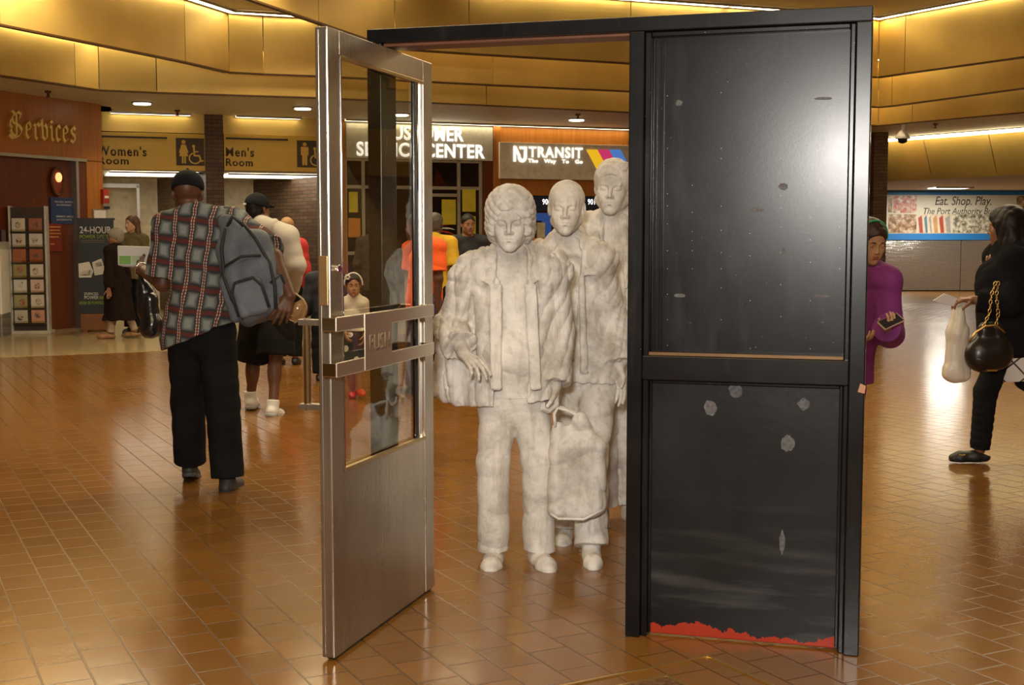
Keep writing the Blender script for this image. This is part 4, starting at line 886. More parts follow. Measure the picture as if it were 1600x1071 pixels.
# ================================================================== SHOP THINGS ON THE LEFT
def lw(name, px, mt, label, cat, off=.095, th=.02):
    q = W1.rect(*px, off=off); o = W1.root(name, label, cat, off=off); m = MB(); m.box(q[0], q[1], -th, 0, q[2], q[3]); m.build('panel', mt, o, .003); return o, q
SB = mat('sign_navy', (.02, .045, .14), .4); SRD = mat('sign_red', (.22, .02, .012), .4); PALE = mat('pale_ink', (.5, .5, .55), .5)
o, q = lw('shop_sign', (78, 309, 118, 350), SB, 'navy blue notice with pale writing on the red wooden wall', 'sign')
def lines(q, o, y, rows, mt):
    wd, hh = q[1]-q[0], q[3]-q[2]
    for s_, f, h_, ins in rows: text(s_, q[0]+wd*ins, q[1]-wd*ins, q[2]+hh*f, q[2]+hh*(f+h_), y, mt, o, .01, depth=.004)
lines(q, o, -.024, (('WE SELL BOOKS', .80, .07, .14), ('IN SPANISH', .68, .07, .22), ('TENEMOS LIBROS', .24, .07, .14), ('EN ESPANOL', .12, .07, .2)), PALE)
o, q = lw('shop_sign', (71, 350, 95, 393), SRD, 'dark red notice with gold writing beside the card rack', 'sign')
GI = mat('gold_ink', (.6, .3, .08), .4); wd, hh = q[1]-q[0], q[3]-q[2]; rr_ = random.Random(3)
for i, (f_, i0, i1) in enumerate(((.86, .08, .92), (.74, .12, .88), (.62, .08, .92), (.50, .20, .80), (.24, .25, .50))):   # writing too blurred to read
    m = MB(); x_ = i0
    while x_ < i1: w2_ = rr_.uniform(.035, .06); m.box(q[0]+wd*x_, q[0]+wd*min(x_+w2_, i1), -.024, -.02, q[2]+hh*f_, q[2]+hh*(f_+.055)); x_ += w2_+.03
    m.build('lettering', GI, o)
q = W1.rect(79, 262, 97, 305, off=.08); o = W1.root('wall_ornament', 'oval dark ornament with bright orange and white glow inside, above the navy notice', 'ornament', off=.08)
cx, cz, rx, rz_ = (q[0]+q[1])/2, (q[2]+q[3])/2, (q[1]-q[0])/2, (q[3]-q[2])/2
m = MB(); N_ = 26
ring = [(cx+rx*math.cos(t), -.02, cz+rz_*math.sin(t)) for t in [2*math.pi*i/N_ for i in range(N_+1)]]; m.tube(ring, .02, 8); m.build('rim', LIPM, o, smooth=True)
m = MB(); m.disc(cx, cz, rx*.9, -.02, .02, rz=rz_*.9); m.build('plate', mat('ornament_red', (.25, .03, .01), .3), o)
m = MB(); m.disc(cx+.02, cz+.06, rx*.5, -.04, -.015, rz=rz_*.35); m.build('bright_figure', emit('ornament_glow', (1, .55, .2), 1.2), o)
# greeting card rack
pr = hz(48, 522, 0); rk = empty('card_rack', (pr.x, pr.y+.05, 0), math.radians(8), 'tall chrome and dark greeting card rack in front of the shop', 'display rack')
HR = at(48, 322, pr.y).z
RKD = mat('rack_dark', (.05, .03, .02), .5)
MB().box(-.30, .30, -.16, .16, 0, .05).build('base', mat('rack_base', (.5, .46, .38), .5), rk, .01)
MB().box(-.235, .235, -.06, .06, .05, HR-.02).build('back_board', RKD, rk)
for sx in (-1, 1): MB().box(sx*.25-.015, sx*.25+.015, -.09, .09, .05, HR).build('upright', mat('rack_rail', (.62, .60, .56), .35, .2), rk, .004)
ncol, nrow = 2, 7
cards = [((.62, .56, .45), 'cream'), ((.32, .12, .06), 'russet'), ((.55, .50, .42), 'ivory'), ((.58, .55, .5), 'white'), ((.35, .10, .04), 'brick red'), ((.30, .09, .03), 'dark orange'), ((.30, .24, .10), 'olive'), ((.6, .56, .46), 'pale'),
         ((.62, .6, .55), 'white'), ((.6, .45, .36), 'pinkish'), ((.32, .27, .12), 'olive gold'), ((.62, .55, .4), 'cream'), ((.5, .46, .36), 'beige'), ((.6, .3, .2), 'salmon')]
rown = ['top', 'second', 'third', 'fourth', 'fifth', 'sixth', 'bottom']
for i in range(nrow):
    z = HR-.37-i*.222
    MB().box(-.235, .235, -.13, -.06, z-.02, z-.005).build('shelf', RKD, rk); MB().box(-.235, .235, -.135, -.128, z-.02, z+.03).build('shelf_lip', m_glass('clear_lip', (.9, .88, .8)), rk)
    for j in range(ncol):
        c, nm = cards[i*2+j]; x = -.118+j*.236
        k = empty('greeting_card', rk.location+Matrix.Rotation(rk.rotation_euler.z, 3, 'Z')@Vector((x, -.112, z+.001)), rk.rotation_euler.z, '%s greeting card, %s column, %s row of the card rack' % (nm, ('left', 'right')[j], rown[i]), 'greeting card', 'greeting cards on the rack')
        MB().box(-.092, .092, 0, .006, 0, .19).build('card', mat('card_'+nm.replace(' ', '_'), c, .5, var=.05), k)
        MB().disc(random.uniform(-.02, .02), random.uniform(.08, .12), .045, -.002, 0, 9, rz=.05).build('picture', m_photo('card_art_%d' % (i*2+j), [(.4, (.3, .06, .03)), (.5, c), (.6, (.08, .07, .1))], 14, (i, j, 1)), k)
# second face of the rack at its left side
sd = empty('card_rack', (pr.x-.36, pr.y-.02, 0), math.radians(-62), 'narrow side face of card rack left of the taller card rack', 'display rack')
MB().box(-.14, .14, -.03, .03, .03, HR-.35).build('back_board', RKD, sd)
m = MB()
for i in range(7): m.box(-.14, .14, -.075, -.06, .12+i*.23, .28+i*.23, i % 3)
m.build('card_row', [mat('side_card_a', (.4, .2, .1), .5), mat('side_card_b', (.45, .38, .25), .5), mat('side_card_c', (.3, .08, .05), .5)], sd)
MB().box(-.18, .18, -.09, .05, 0, .03).build('base', RKD, sd)
# drinks cooler at the frame edge
pc = hz(5, 527, 0); co = empty('drinks_cooler', (pc.x-.40, pc.y+.1, 0), math.radians(10), 'white open drinks cooler at the left edge of the frame', 'cooler')
hc = at(5, 378, pc.y).z
m = MB(); m.box(-.4, .4, .25, .3, 0, hc); m.box(-.4, -.36, -.3, .3, 0, hc); m.box(.36, .4, -.3, .3, 0, hc); m.box(-.4, .4, -.3, .3, hc-.12, hc); m.build('cabinet', WHITE, co, .01)
MB().box(-.4, .4, -.3, .3, 0, .34).build('grille_base', mat('cooler_base', (.22, .2, .17), .5), co, .01)
m = MB(); [m.box(-.36, .36, -.31, -.3, .05+i*.03, .065+i*.03) for i in range(6)]; m.build('grille', BLACK, co)
MB().box(.05, .25, -.31, -.3, .27, .31).build('control_panel', emit('cooler_led', (.8, .08, .03), .8), co)
for i in range(3): MB().box(-.36, .36, -.25, .25, .45+i*.27, .465+i*.27).build('shelf', ALU, co)
for i in range(3):
    for j in range(4):
        cc_ = [(.5, .5, .45), (.1, .25, .4), (.5, .15, .05), (.35, .4, .2)][(i+j) % 4]
        b = empty('drink_carton', co.location+Matrix.Rotation(co.rotation_euler.z, 3, 'Z')@Vector((.27-j*.16, -.12, .466+i*.27)), co.rotation_euler.z, 'small drink carton on a shelf of the white cooler', 'carton', 'drink cartons in the cooler')
        MB().box(-.05, .05, -.05, .05, 0, .15).add([(-.05, -.05, .15), (.05, -.05, .15), (.05, .05, .15), (-.05, .05, .15), (-.05, 0, .19), (.05, 0, .19)], [(0, 1, 5, 4), (2, 3, 4, 5), (1, 2, 5), (3, 0, 4)]).build('carton', mat('carton_%d' % ((i+j) % 4), cc_, .4), b)
# banner stand 24-HOUR
pb = hz(148, 518, 0); YB = pb.y
bs = empty('banner_stand', (pb.x, YB, 0), math.radians(12), 'black pull-up banner stand reading 24-HOUR POWER SYSTEM', 'banner stand')
ub = lambda px, py: ((at(px, py, YB)-bs.location).x/math.cos(math.radians(12)), at(px, py, YB).z)
x0b, z1b = ub(122, 342); x1b, z0b = ub(176, 492)
MB().box(x0b, x1b+.03, -.01, .01, z0b, z1b).build('banner_sheet', mat('banner_black', (.008, .009, .008), .35), bs)
MB().box(x0b-.02, x1b+.05, -.02, .02, z1b-.02, z1b+.01).build('top_rail', BLACK, bs)
MB().box(x0b+.02, x1b, -.14, .12, .02, z0b+.02).box(x0b+.05, x0b+.13, -.2, .2, 0, .03).box(x1b-.1, x1b-.02, -.2, .2, 0, .03).build('base', mat('bronze_base', (.22, .09, .03), .3, .6), bs, .01)
def bt(s_, a, b, c, d, mt, bold=.02): p_, q_ = ub(a, d), ub(c, b); text(s_, p_[0], q_[0], p_[1], q_[1], -.014, mt, bs, bold, depth=.004)
GRN = mat('lime_ink', (.28, .42, .02), .5); WI = mat('white_ink', (.65, .65, .62), .5)
bt('24-HOUR', 126, 354, 172, 365, WI); bt('POWER SYSTEM', 126, 367, 173, 373, GRN, .01); MB().box(ub(127, 376)[0], ub(163, 376)[0], -.014, -.0105, ub(127, 376.5)[1], ub(127, 375.3)[1]).box(ub(128, 379)[0], ub(161, 379)[0], -.014, -.0105, ub(127, 379.2)[1], ub(127, 378)[1]).build('fine_print', mat('dim_ink', (.14, .11, .08), .6), bs); bt('DURACELL', 133, 457, 154, 461, WI, .02); bt('POWER', 133, 462, 154, 468, WI, .02); bt('MAT', 155, 462.5, 165, 468.5, GRN, .02); bt('NEVER BE POWERLESS', 125, 471, 165, 476, GRN, .01)
def dev(pts, mt, nm): MB().prism([ub(*p_) for p_ in pts], -.03, -.012).build(nm, mt, bs, .006)
dev([(124, 412), (140, 409), (146, 424), (143, 434), (125, 434)], WHITE, 'device_picture'); dev([(144, 410), (158, 404), (165, 428), (148, 431)], WHITE, 'device_picture'); dev([(148, 411), (157, 408), (160, 416), (150, 418)], GRN, 'device_screen'); dev([(126, 424), (144, 421), (145, 431), (126, 432)], mat('device_grey', (.3, .3, .28), .4), 'device_face')
o = W1.root('fire_alarm', 'small red fire alarm box on the orange pilaster', 'alarm', off=-.001); q = W1.rect(157, 296, 166, 318); MB().box(q[0], q[1], -.06, 0, q[2], q[3]).build('case', mat('alarm_red', (.4, .04, .02), .4), o, .005); MB().box(q[0]+.02, q[1]-.02, -.065, -.058, q[2]+.08, q[2]+.12).build('handle', WHITE, o)
o = W1.root('framed_notice', 'small framed white notice beside the banner stand', 'notice', off=-.001); q = W1.rect(144, 327, 165, 347); MB().box(q[0], q[1], -.02, 0, q[2], q[3]).build('frame', ALU, o); MB().box(q[0]+.02, q[1]-.02, -.024, -.02, q[2]+.02, q[3]-.02).build('paper', WHITE, o)
# ================================================================== FREESTANDING DOORWAY
FW = Wall((.429-.749*1.55, 4.449+.216*1.55), (1.178, 4.233))
fr_ = FW.root('door_frame', 'black painted steel door frame with two stacked panels at right, standing alone on the tiles', 'door frame')
ul0, ul1 = FW.u(575, 300), FW.u(597, 300); um0, um1 = FW.u(980, 500), FW.u(1003, 500); ur1 = FW.u(1353, 520); ur0 = ur1-.052
HT, D_ = 2.17, .15
z1_ = FW.uz(1160, 560)[1]; z2_ = z1_-.085
def fb(nm, x0, x1, y0, y1, z0, z1, mt=BLACKP, bev=.004): return MB().box(x0, x1, y0, y1, z0, z1).build(nm, mt, fr_, bev)
fb('post', ul0, ul1, 0, D_, 0, HT-.05); fb('post', um0, um1, 0, D_, 0, HT-.05); fb('post', ur0, ur1, 0, D_, 0, HT-.05)
fb('header', ul0, ur1, 0, D_, HT-.05, HT)
fb('soffit_strip', ul1, um0, .02, D_-.02, HT-.062, HT-.05, mat('rust_strip', (.16, .06, .03), .5, .2))
fb('middle_rail', um1, ur0, .004, D_-.03, z2_, z1_)
fb('stop', um1, um1+.022, .02, D_-.04, 0, HT-.05); fb('stop', ur0-.018, ur0, .02, D_-.04, 0, HT-.05)
fb('stop', um1+.022, ur0-.018, .02, D_-.04, HT-.068, HT-.05); fb('stop', um1+.022, ur0-.018, .012, .04, z1_, z1_+.012, mat('worn_edge', (.13, .07, .025), .4, .5), .002)
fb('upper_panel', um1+.02, ur0-.016, .055, .075, z1_, HT-.06); fb('panel_channel', um1+.030, um1+.038, .044, .055, z1_+.01, HT-.08, bev=.002); fb('panel_channel', um1+.052, um1+.062, .044, .055, z1_+.01, HT-.08, bev=.002)
LOWP = NB('worn_black_paint_red_primer')
nbp = LOWP; cc = nbp.coord(); sp = nbp.n('ShaderNodeSeparateXYZ'); nbp.lk(cc, sp.inputs[0])
nn_ = nbp.noise(6, nbp.coord(sc=(1, 1, .6)), 5, .7); th_ = nbp.math('MULTIPLY', nbp.math('SUBTRACT', nn_, .36), .17)
redm = nbp.math('LESS_THAN', nbp.math('SUBTRACT', sp.outputs[2], nbp.math('ADD', .012, th_)), 0)
n1_ = nbp.noise(2.5, cc, 5); bc = nbp.mix(nbp.step(n1_, .3, .75), (.003, .003, .0033), (.012, .012, .013))
wv = nbp.noise(3.5, nbp.coord(rot=(0, math.radians(25), 0), sc=(.5, 1, 4)), 4)
bc = nbp.mix(nbp.math('MULTIPLY', nbp.math('MULTIPLY', nbp.step(wv, .52, .7), nbp.step(nbp.math('SUBTRACT', .55, sp.outputs[2]), 0, .4)), .5), bc, (.08, .08, .085))
bc = nbp.mix(nbp.step(nbp.noise(120, cc, 2), .77, .79), bc, (.35, .34, .33))
nbp.set(col=nbp.mix(redm, bc, (.30, .028, .010)), spec=.25, rough=nbp.math('ADD', nbp.math('MULTIPLY', n1_, .1), .3)); nbp.bump(nbp.noise(30, cc, 5), .12, .004)
fb('lower_panel', um1+.02, ur0-.016, .050, .07, 0.006, z2_, LOWP.m)
fb('panel_bead', um1+.022, um1+.032, .035, .05, .01, z2_, bev=.003); fb('panel_bead', ur0-.030, ur0-.018, .035, .05, .01, z2_, bev=.003); fb('panel_bead', um1+.032, ur0-.03, .035, .05, z2_-.014, z2_, bev=.003)
# rivets along the upper panel
RV = mat('bare_rivet', (.16, .16, .16), .4, .5); m = MB()
for px, ys in ((1043, (150, 232, 303, 322, 350, 392, 420, 460, 500, 540)), (1082, (290, 332, 362, 392, 420)), (1127, (145, 232, 248, 322, 360, 395, 420, 450, 500)), (1220, (248, 306, 325, 355, 395, 445, 495)), (1172, (365, 400, 470, 545)), (1266, (300, 340, 375, 410, 470, 545)), (1312, (230, 287, 306, 322, 355, 388, 420))):
    for y in ys:
        a, b = FW.uz(px, y, .055); m.add(*(lambda M: (M.v, M.f))(MB().disc(a, b, .0016, .0515, .055, 8)))
m.build('rivets', RV, fr_)['kind'] = 'stuff'
# scuffs: dull round marks where tape and stickers were
SC_ = mat('scuffed_patch', (.075, .075, .08), .7, var=.4, scale=90)
for px, py, rx, rz, off in ((1110, 638, .024, .026, .05), (1150, 610, .024, .025, .05), (1231, 693, .025, .027, .05), (1256, 632, .02, .02, .05), (1181, 328, .030, .008, .055), (1287, 154, .030, .005, .055), (1224, 292, .016, .012, .055), (1061, 161, .012, .01, .055), (1224, 395, .008, .015, .055), (1285, 463, .028, .005, .055), (1062, 462, .020, .007, .055), (1222, 848, .010, .040, .05)):
    a, b = FW.uz(px, py, off); m = MB(); N_ = 18; rnd = random.Random(px)
    m.prism([(a+rx*(1+rnd.uniform(-.18, .18))*math.cos(2*math.pi*i/N_), b+rz*(1+rnd.uniform(-.18, .18))*math.sin(2*math.pi*i/N_)) for i in range(N_)], off-.0012, off); m.build('scuff_mark', SC_, fr_)
a, b = FW.uz(1346, 606, 0); MB().prism([(a-.012, b-.015), (a+.010, b-.02), (a+.014, b+.006), (a-.004, b+.014)], -.0012, 0).build('chipped_spot', mat('chip_tan', (.35, .17, .10), .6), fr_)

# swinging door leaf
NA = hz(523, 1035, 0); FA = hz(679, 921, 0)
DW = Wall(P2(NA), P2(FA)); L_ = DW.len
dr = DW.root('swing_door', 'brushed steel door standing open, with tall glass pane and PUSH bars', 'door')
ZT_ = 2.095; T = .045
def db(nm, x0, x1, y0, y1, z0, z1, mt=STEEL, bev=.003, p=None): return MB().box(x0, x1, y0, y1, z0, z1).build(nm, mt, p or dr, bev)
ug0 = DW.u(534, 400); ug1 = DW.u(663, 400); zg0 = DW.uz(600, 712)[1]; zg1 = DW.uz(600, 108)[1]
db('stile', 0, ug0, 0, T, .012, ZT_); db('stile', ug1, L_, 0, T, .012, ZT_)
db('top_rail', ug0, ug1, 0, T, zg1, ZT_); db('kick_panel', ug0, ug1, .002, T-.002, .012, zg0)
db('glazing_bead', ug0, ug0+.008, -.003, .012, zg0, zg1, CHROME, .001); db('glazing_bead', ug1-.050, ug1, .012, .032, zg0, zg1, CHROME, .002); db('glazing_bead', ug1-.062, ug1-.05, .006, .014, zg0, zg1, BLACK, .001)
db('glazing_bead', ug0, ug1, -.004, .012, zg0, zg0+.012, mat('bronze_bead', (.45, .32, .15), .3, .9), .001); db('glazing_bead', ug0, ug1, -.003, .012, zg1-.012, zg1, mat('bronze_bead', (.45, .32, .15), .3, .9), .001)
m = MB(); m.box(ug0+.006, ug1-.01, .020, .0215, zg0+.004, zg1-.004); m.build('glass_pane', GLASS, dr)
# edge channel, lock plate, cylinder
for y0 in (.003, .031): db('edge_channel', -.003, 0, y0, y0+.010, .02, ZT_-.01, STEEL, .001)
zl0, zl1 = DW.uz(515, 478)[1], DW.uz(515, 400)[1]
db('lock_plate', -.007, -.003, .006, .038, zl0, zl1, mat('brass_lock', (.45, .28, .12), .35, .8), .002)
m = MB(); zc_ = DW.uz(527, 420)[1]; m.cyl((ug0*.5, -.014, zc_), (ug0*.5, 0, zc_), .014); m.build('lock_cylinder', CHROME, dr, .002)
# push bars
BARM = mat('satin_bar', (.62, .56, .46), .25, .9, var=.05)
OFFB = -.048; uL = DW.u(524, 505, OFFB); uR = DW.u(677, 486, OFFB)
za, zb_ = DW.uz(600, 493)[1], DW.uz(600, 557)[1]
pb_ = empty('push_bar', (0, 0, 0)); pb_.parent = dr
for z in (za, zb_):
    MB().box(uL, uR, OFFB-.004, OFFB+.004, z-.024, z+.024).build('bar', BARM, pb_, .003)
    MB().box(uL, uL+.010, OFFB, .0, z-.022, z+.022).build('bracket', CHROME, pb_, .002); MB().box(uR-.010, uR, OFFB, 0, z-.022, z+.022).build('bracket', CHROME, pb_, .002)
pu0, pu1 = DW.u(567, 530, OFFB), DW.u(609, 530, OFFB)
MB().box(pu0, pu1, OFFB-.009, OFFB-.003, zb_-.024, za+.024).build('push_plate', BARM, pb_, .003)
text('PUSH', pu0+.035, pu1-.02, (za+zb_)/2-.034, (za+zb_)/2+.024, OFFB-.0095, mat('etched_letters', (.20, .15, .09), .6), pb_, .01, depth=.002)
# pull handle on the far face
zh0, zh1 = at(488, 645, NA.y).z, at(488, 500, NA.y).z
m = MB(); m.cyl((.035, T+.06, zh0), (.035, T+.06, zh1), .0125); m.build('pull_bar', CHROME, dr)
for z in (zh0+.012, zh1-.012): MB().box(.018, .052, T, T+.085, z-.010, z+.010).build('pull_bracket', STEEL, dr, .003)
MB().box(.02, L_*.98, .008, .036, .002, .012).build('bottom_brush', BLACK, dr)
# floor plaque in front of the doorway
c = hz(1106, 1026, 0); e1 = (hz(930, 1062, 0)-c).normalized(); e2 = Vector((-e1.y, e1.x, 0)); e2 = e2 if e2.y < 0 else -e2
pl_ = empty('floor_plaque', (c.x, c.y, 0), 0, 'brass edged plaque set in the brown tiles in front of the doorway', 'plaque')
def fq(nm, a0, a1, b0, b1, z, mt):
    p = [e1*a0+e2*b0, e1*a1+e2*b0, e1*a1+e2*b1, e1*a0+e2*b1]; p = p[::-1]
    return MB().hexa([(k.x, k.y, .0005) for k in p], [(k.x, k.y, z) for k in p]).build(nm, mt, pl_)
BE = mat('brass_edge', (.55, .36, .12), .3, .8)
fq('edge_strip', 0, 1.0, 0, .010, .005, BE); fq('edge_strip', 0, .01, .01, .70, .005, BE); fq('edge_strip', 0, 1.0, .69, .70, .005, BE); fq('edge_strip', .99, 1.0, .01, .69, .005, BE)
nbq = NB('plaque_bronze'); nq = nbq.noise(50, nbq.coord(), 5, .7); nbq.set(col=nbq.mix(nbq.step(nq, .4, .6), (.16, .075, .03), (.30, .17, .08)), metal=.5, rough=.35); nbq.bump(nq, .3, .004)
fq('plate', .25, .80, .10, .60, .004, nbq.m)
fq('plate_rim', .24, .25, .09, .61, .006, BE); fq('plate_rim', .25, .80, .09, .10, .006, BE)

# ================================================================== PLASTER STATUES
def j(**k): return k
def sroot(f, name, label, cat, group=None): return empty(name, f.base, 0, label, cat, group)
def trouser(f, h, m_, root, inf=.022, flare=.018, frac=1.93, name='trousers', fold=.006, seat_up=.06, sm=1):
    v = Vol(h, .02); f.legs(v, inf, frac, flare, k=.02); J = f.J
    v.cone(J['pel']+V3(0, 0, .02), J['pel']+V3(0, 0, seat_up), .140*f.g+inf*.6, .132*f.g+inf*.6, k=.03, q=1.35, n=f.f)
    v.cut(J['pel']+V3(0, 0, seat_up+.05), V3(0, 0, 1))
    v.disp(folds(fold, [(9, 4, 34, 1.6, .5), (30, 12, 9, 1.1, 2.1), (-12, 8, 52, 1.3, 4)]), .02)
    return skin_mesh(name, v, m_, root, f.base, sm=sm)
def shoes(f, h, m_, root, dirs, pitch=(0, 0), kind='shoe', s=1.0, sole_m=None, name='shoe'):
    for c, d, p in zip('lr', dirs, pitch):
        v = Vol(h, .02); shoe(v, f.J['a'+c], d, s, p, kind=kind); o = skin_mesh(name, v, m_, root, f.base)
        if sole_m:
            v = Vol(h, .02); sole(v, f.J['a'+c], d, s, p); skin_mesh('sole', v, sole_m, o, f.base)
def hem_z(px, py, Y): return at(px, py, Y).z
BIGF = folds(.011, [(52, 26, 3, .8, .4), (88, -24, 6, .7, 2.3), (20, 14, 22, 1.6, 5.1)])
SLV = folds(.006, [(24, 10, 92, 1.9, .9), (-60, 22, 66, 1.6, 2.6), (90, 40, -60, 1.3, 4)])
def laces(f, root, dirs, s):
    for c, d in zip('lr', dirs):
        d = Vector((*nrm(d), 0)); sd = Vector((-d.y, d.x, 0)); an = Vector(f.J['a'+c]-f.base); m = MB()
        for i in range(4):
            p_ = an+(d*(.045+.020*i)+Vector((0, 0, .078-.010*i-.085)))*s
            m.tube([p_-sd*.024*s+Vector((0, 0, -.008)), p_+Vector((0, 0, .004)), p_+sd*.024*s+Vector((0, 0, -.008))], .0042, 6)
        m.build('laces', PLASTER, root, smooth=True)
# --- front figure
Y1 = 5.55
f = Fig(Y1, j(hd=(797, 345, -.05), nk=(799, 406, .03), sl=(742, 430, .02), sr=(858, 427, 0), el=(706, 508, .05), wl=(724, 553, -.15), er=(872, 518, .03), wr=(868, 603, -.07),
              hl=(779, 630), hr=(827, 630), kl=(771, 722, -.03), kr=(841, 722, -.05), al=(771, 853, 0), ar=(842, 853, -.02)), g=1.0, hs=1.04, hyaw=-3, hpitch=9)
st1 = sroot(f, 'statue', 'front white plaster figure with open jacket and bushy hair, one hand held out', 'statue')
f.skin('body', .003, PLASTER, st1, hands={'l': dict(d=(.55, -.65, -.32), nrm_=(.0, .25, -1), thumb=(.6, .6, .2), curl=.30, curls=(.25, .35, .5, .65)), 'r': dict(d=(0, -.12, -1), nrm_=(-.9, -.1, 0), thumb=(0, -1, 0), curl=1.15)}, closed=True, nose=1.02)
def big_hair(v, L, R, hs): pass
v = Vol(.0035, .02); L = lambda x, y, z: f.J['hd']+f.R@(V3(x, y, z)*f.hs)
v.ell(L(0, .020, .040), V3(.104, .112, .108)*f.hs, f.R); v.ell(L(.045, .03, -.03), V3(.060, .07, .075)*f.hs, f.R); v.ell(L(-.045, .03, -.03), V3(.060, .07, .075)*f.hs, f.R)
v.ell(L(0, -.10, -.055), V3(.064, .085, .118)*f.hs, f.R, k=.01, sub=True)
arc = [L(.072*math.cos(a)*1.02, -.075+.035*abs(math.cos(a)), -.030+.100*math.sin(a)) for a in [math.radians(x) for x in range(-5, 186, 19)]]
for a, b in zip(arc[:-1], arc[1:]): v.cone(a, b, .017, .017, k=.010)
v.disp(folds(.0045, [(130, 90, 110, 2.2, .3), (-150, 110, 120, 2, 1.7), (80, -110, 170, 1.8, 3)]), .02)
skin_mesh('hair', v, PLASTER, st1, f.base)
# sweater
v = Vol(.004, .02); f.torso(v, .012, belly=1); v.cone(f.J['nk']+V3(0, -.01, -.03), f.J['nk']+V3(0, -.015, .065), .078, .066, k=.02); v.cone(f.J['nk']+V3(0, -.02, .052), f.J['nk']+V3(0, -.02, .058), .076, .074, k=.006)
zj = hem_z(790, 612, Y1); v.cut((0, 0, zj-.02), (0, 0, -1)); v.cut(f.J['nk']+V3(0, -.02, .078), (0, .25, 1)); v.disp(folds(.004, [(20, 8, 60, 1.4, .2), (70, 0, 12, .8, 1)]), .015)
skin_mesh('sweater', v, PLASTER, st1, f.base)
trouser(f, .004, PLASTER, st1, .004, .016, 2.04); shoes(f, .0035, PLASTER, st1, ((-.05, -1), (.22, -1)), s=1.1)
laces(f, st1, ((-.05, -1), (.22, -1)), 1.1)
# jacket
J = f.J; v = Vol(.004, .025); f.torso(v, .034)
v.cone(J['pel']+V3(0, 0, .10), V3(J['pel'][0]-.012, J['pel'][1], zj), .170, .190, k=.04, q=1.25, n=f.f)
f.arms(v, .020, 1.72, .014, which='l'); f.arms(v, .018, 1.93, .012, which='r')
v.cone(J['el']+V3(-.01, .03, -.02), at(698, 608, Y1+.04), .055, .060, k=.05, q=2.0, n=f.f)      # loose panel hanging at her side
v.cone(at(716, 560, Y1), at(722, 612, Y1), .06, .07, k=.04, q=1.6, n=f.f)
v.cone(J['nk']+V3(0, .03, 0), J['nk']+V3(0, .035, .03), .085, .088, k=.03)
tp = J['nk']+V3(0, -.2, .03)
v.disp(BIGF, .03); v.disp(SLV, .02)
# front opening widening to the waist, turned-down collar
v.box(at(801, 575, Y1-.20), (.072, .20, .20), rotm(0, 0, 4), .01, k=.006, sub=True); v.box(at(802, 500, Y1-.20), (.058, .20, .20), rotm(0, 0, 0), .01, k=.006, sub=True)
v.box(at(800, 412, Y1-.16), (.066, .14, .075), rotm(0), .03, k=.01, sub=True)
v.cut((0, 0, zj-.04), (.10, 0, -1))
for sx, (ax_, ay) in ((-1, (772, 404)), (1, (826, 402))):
    a, b, c_ = [np.array(q) for q in (at(ax_, ay, Y1-.02), at(ax_+sx*2, ay+42, Y1-.115), at(ax_+sx*26, ay+30, Y1-.075))]
    for t in np.linspace(0, 1, 9): v.cone(a*(1-t)+c_*t+V3(0, .012*t*(1-t)*4, 0), b*(1-t)+c_*t, .0065, .0055, k=.004)
    a2 = np.array(at(802+sx*21, 448, Y1-.118)); b2 = np.array(at(802+sx*(22 if sx < 0 else 30), 606, Y1-.150))
    for t in (0, .25, .5, .75): v.cone(a2+V3(sx*.012*t*4, 0, 0), b2+V3(sx*.010*t*4, .0, 0), .010-.004*t, .011-.004*t, k=.010)
v.disp(folds(.003, [(90, 40, 120, 1.5, 1), (130, 30, -60, 1.6, 3)]), .02)
skin_mesh('jacket', v, PLASTER, st1, f.base)
# --- bag in her hand
pb2 = at(898, 812, 5.46); bg_ = empty('plaster_bag', (pb2.x, pb2.y, pb2.z), 0, 'white plaster shopping bag hanging from the front statue\'s hand', 'bag')
v = Vol(.004, .03)
v.cone(at(888, 680, 5.48), at(898, 780, 5.47), .072, .100, k=.03, q=1.55, n=(0, 1, 0)); v.box(at(899, 745, 5.46), (.108, .058, .165), rotm(0, 0, 2), .03, k=.05)
v.cone(at(872, 668, 5.44), at(868, 800, 5.44), .022, .020, k=.03); v.cone(at(905, 655, 5.44), at(932, 700, 5.45), .030, .030, k=.04); v.cone(at(932, 700, 5.44), at(937, 790, 5.44), .024, .022, k=.03)
v.ell(at(885, 655, 5.48), (.055, .04, .05), None, k=.02, sub=True)
v.cut(at(900, 811, 5.42), (-.04, 0, -1)); v.disp(folds(.0065, [(34, 10, 14, 2.8, .4), (52, 14, -24, 2.2, 2.3), (-20, 0, 40, 2.0, 1)]), .03)
skin_mesh('bag_body', v, PLASTER, bg_, pb2)
m = MB(); hh_ = [at(868, 668, 5.42), at(866, 648, 5.42), at(871, 638, 5.44), at(884, 641, 5.44), at(900, 648, 5.43), at(912, 668, 5.43)]
m.tube([p-pb2 for p in hh_], .007, 8); m.build('handle', PLASTER, bg_, smooth=True)
m = MB(); m.tube([p-pb2+Vector((.0, .05, 0)) for p in hh_], .007, 8); m.build('handle', PLASTER, bg_, smooth=True)
m = MB(); m.tube([at(860, 803, 5.39)-pb2, at(872, 811, 5.39)-pb2, at(912, 812, 5.39)-pb2, at(940, 798, 5.40)-pb2], .006, 8); m.build('bottom_seam', PLASTER, bg_, smooth=True)
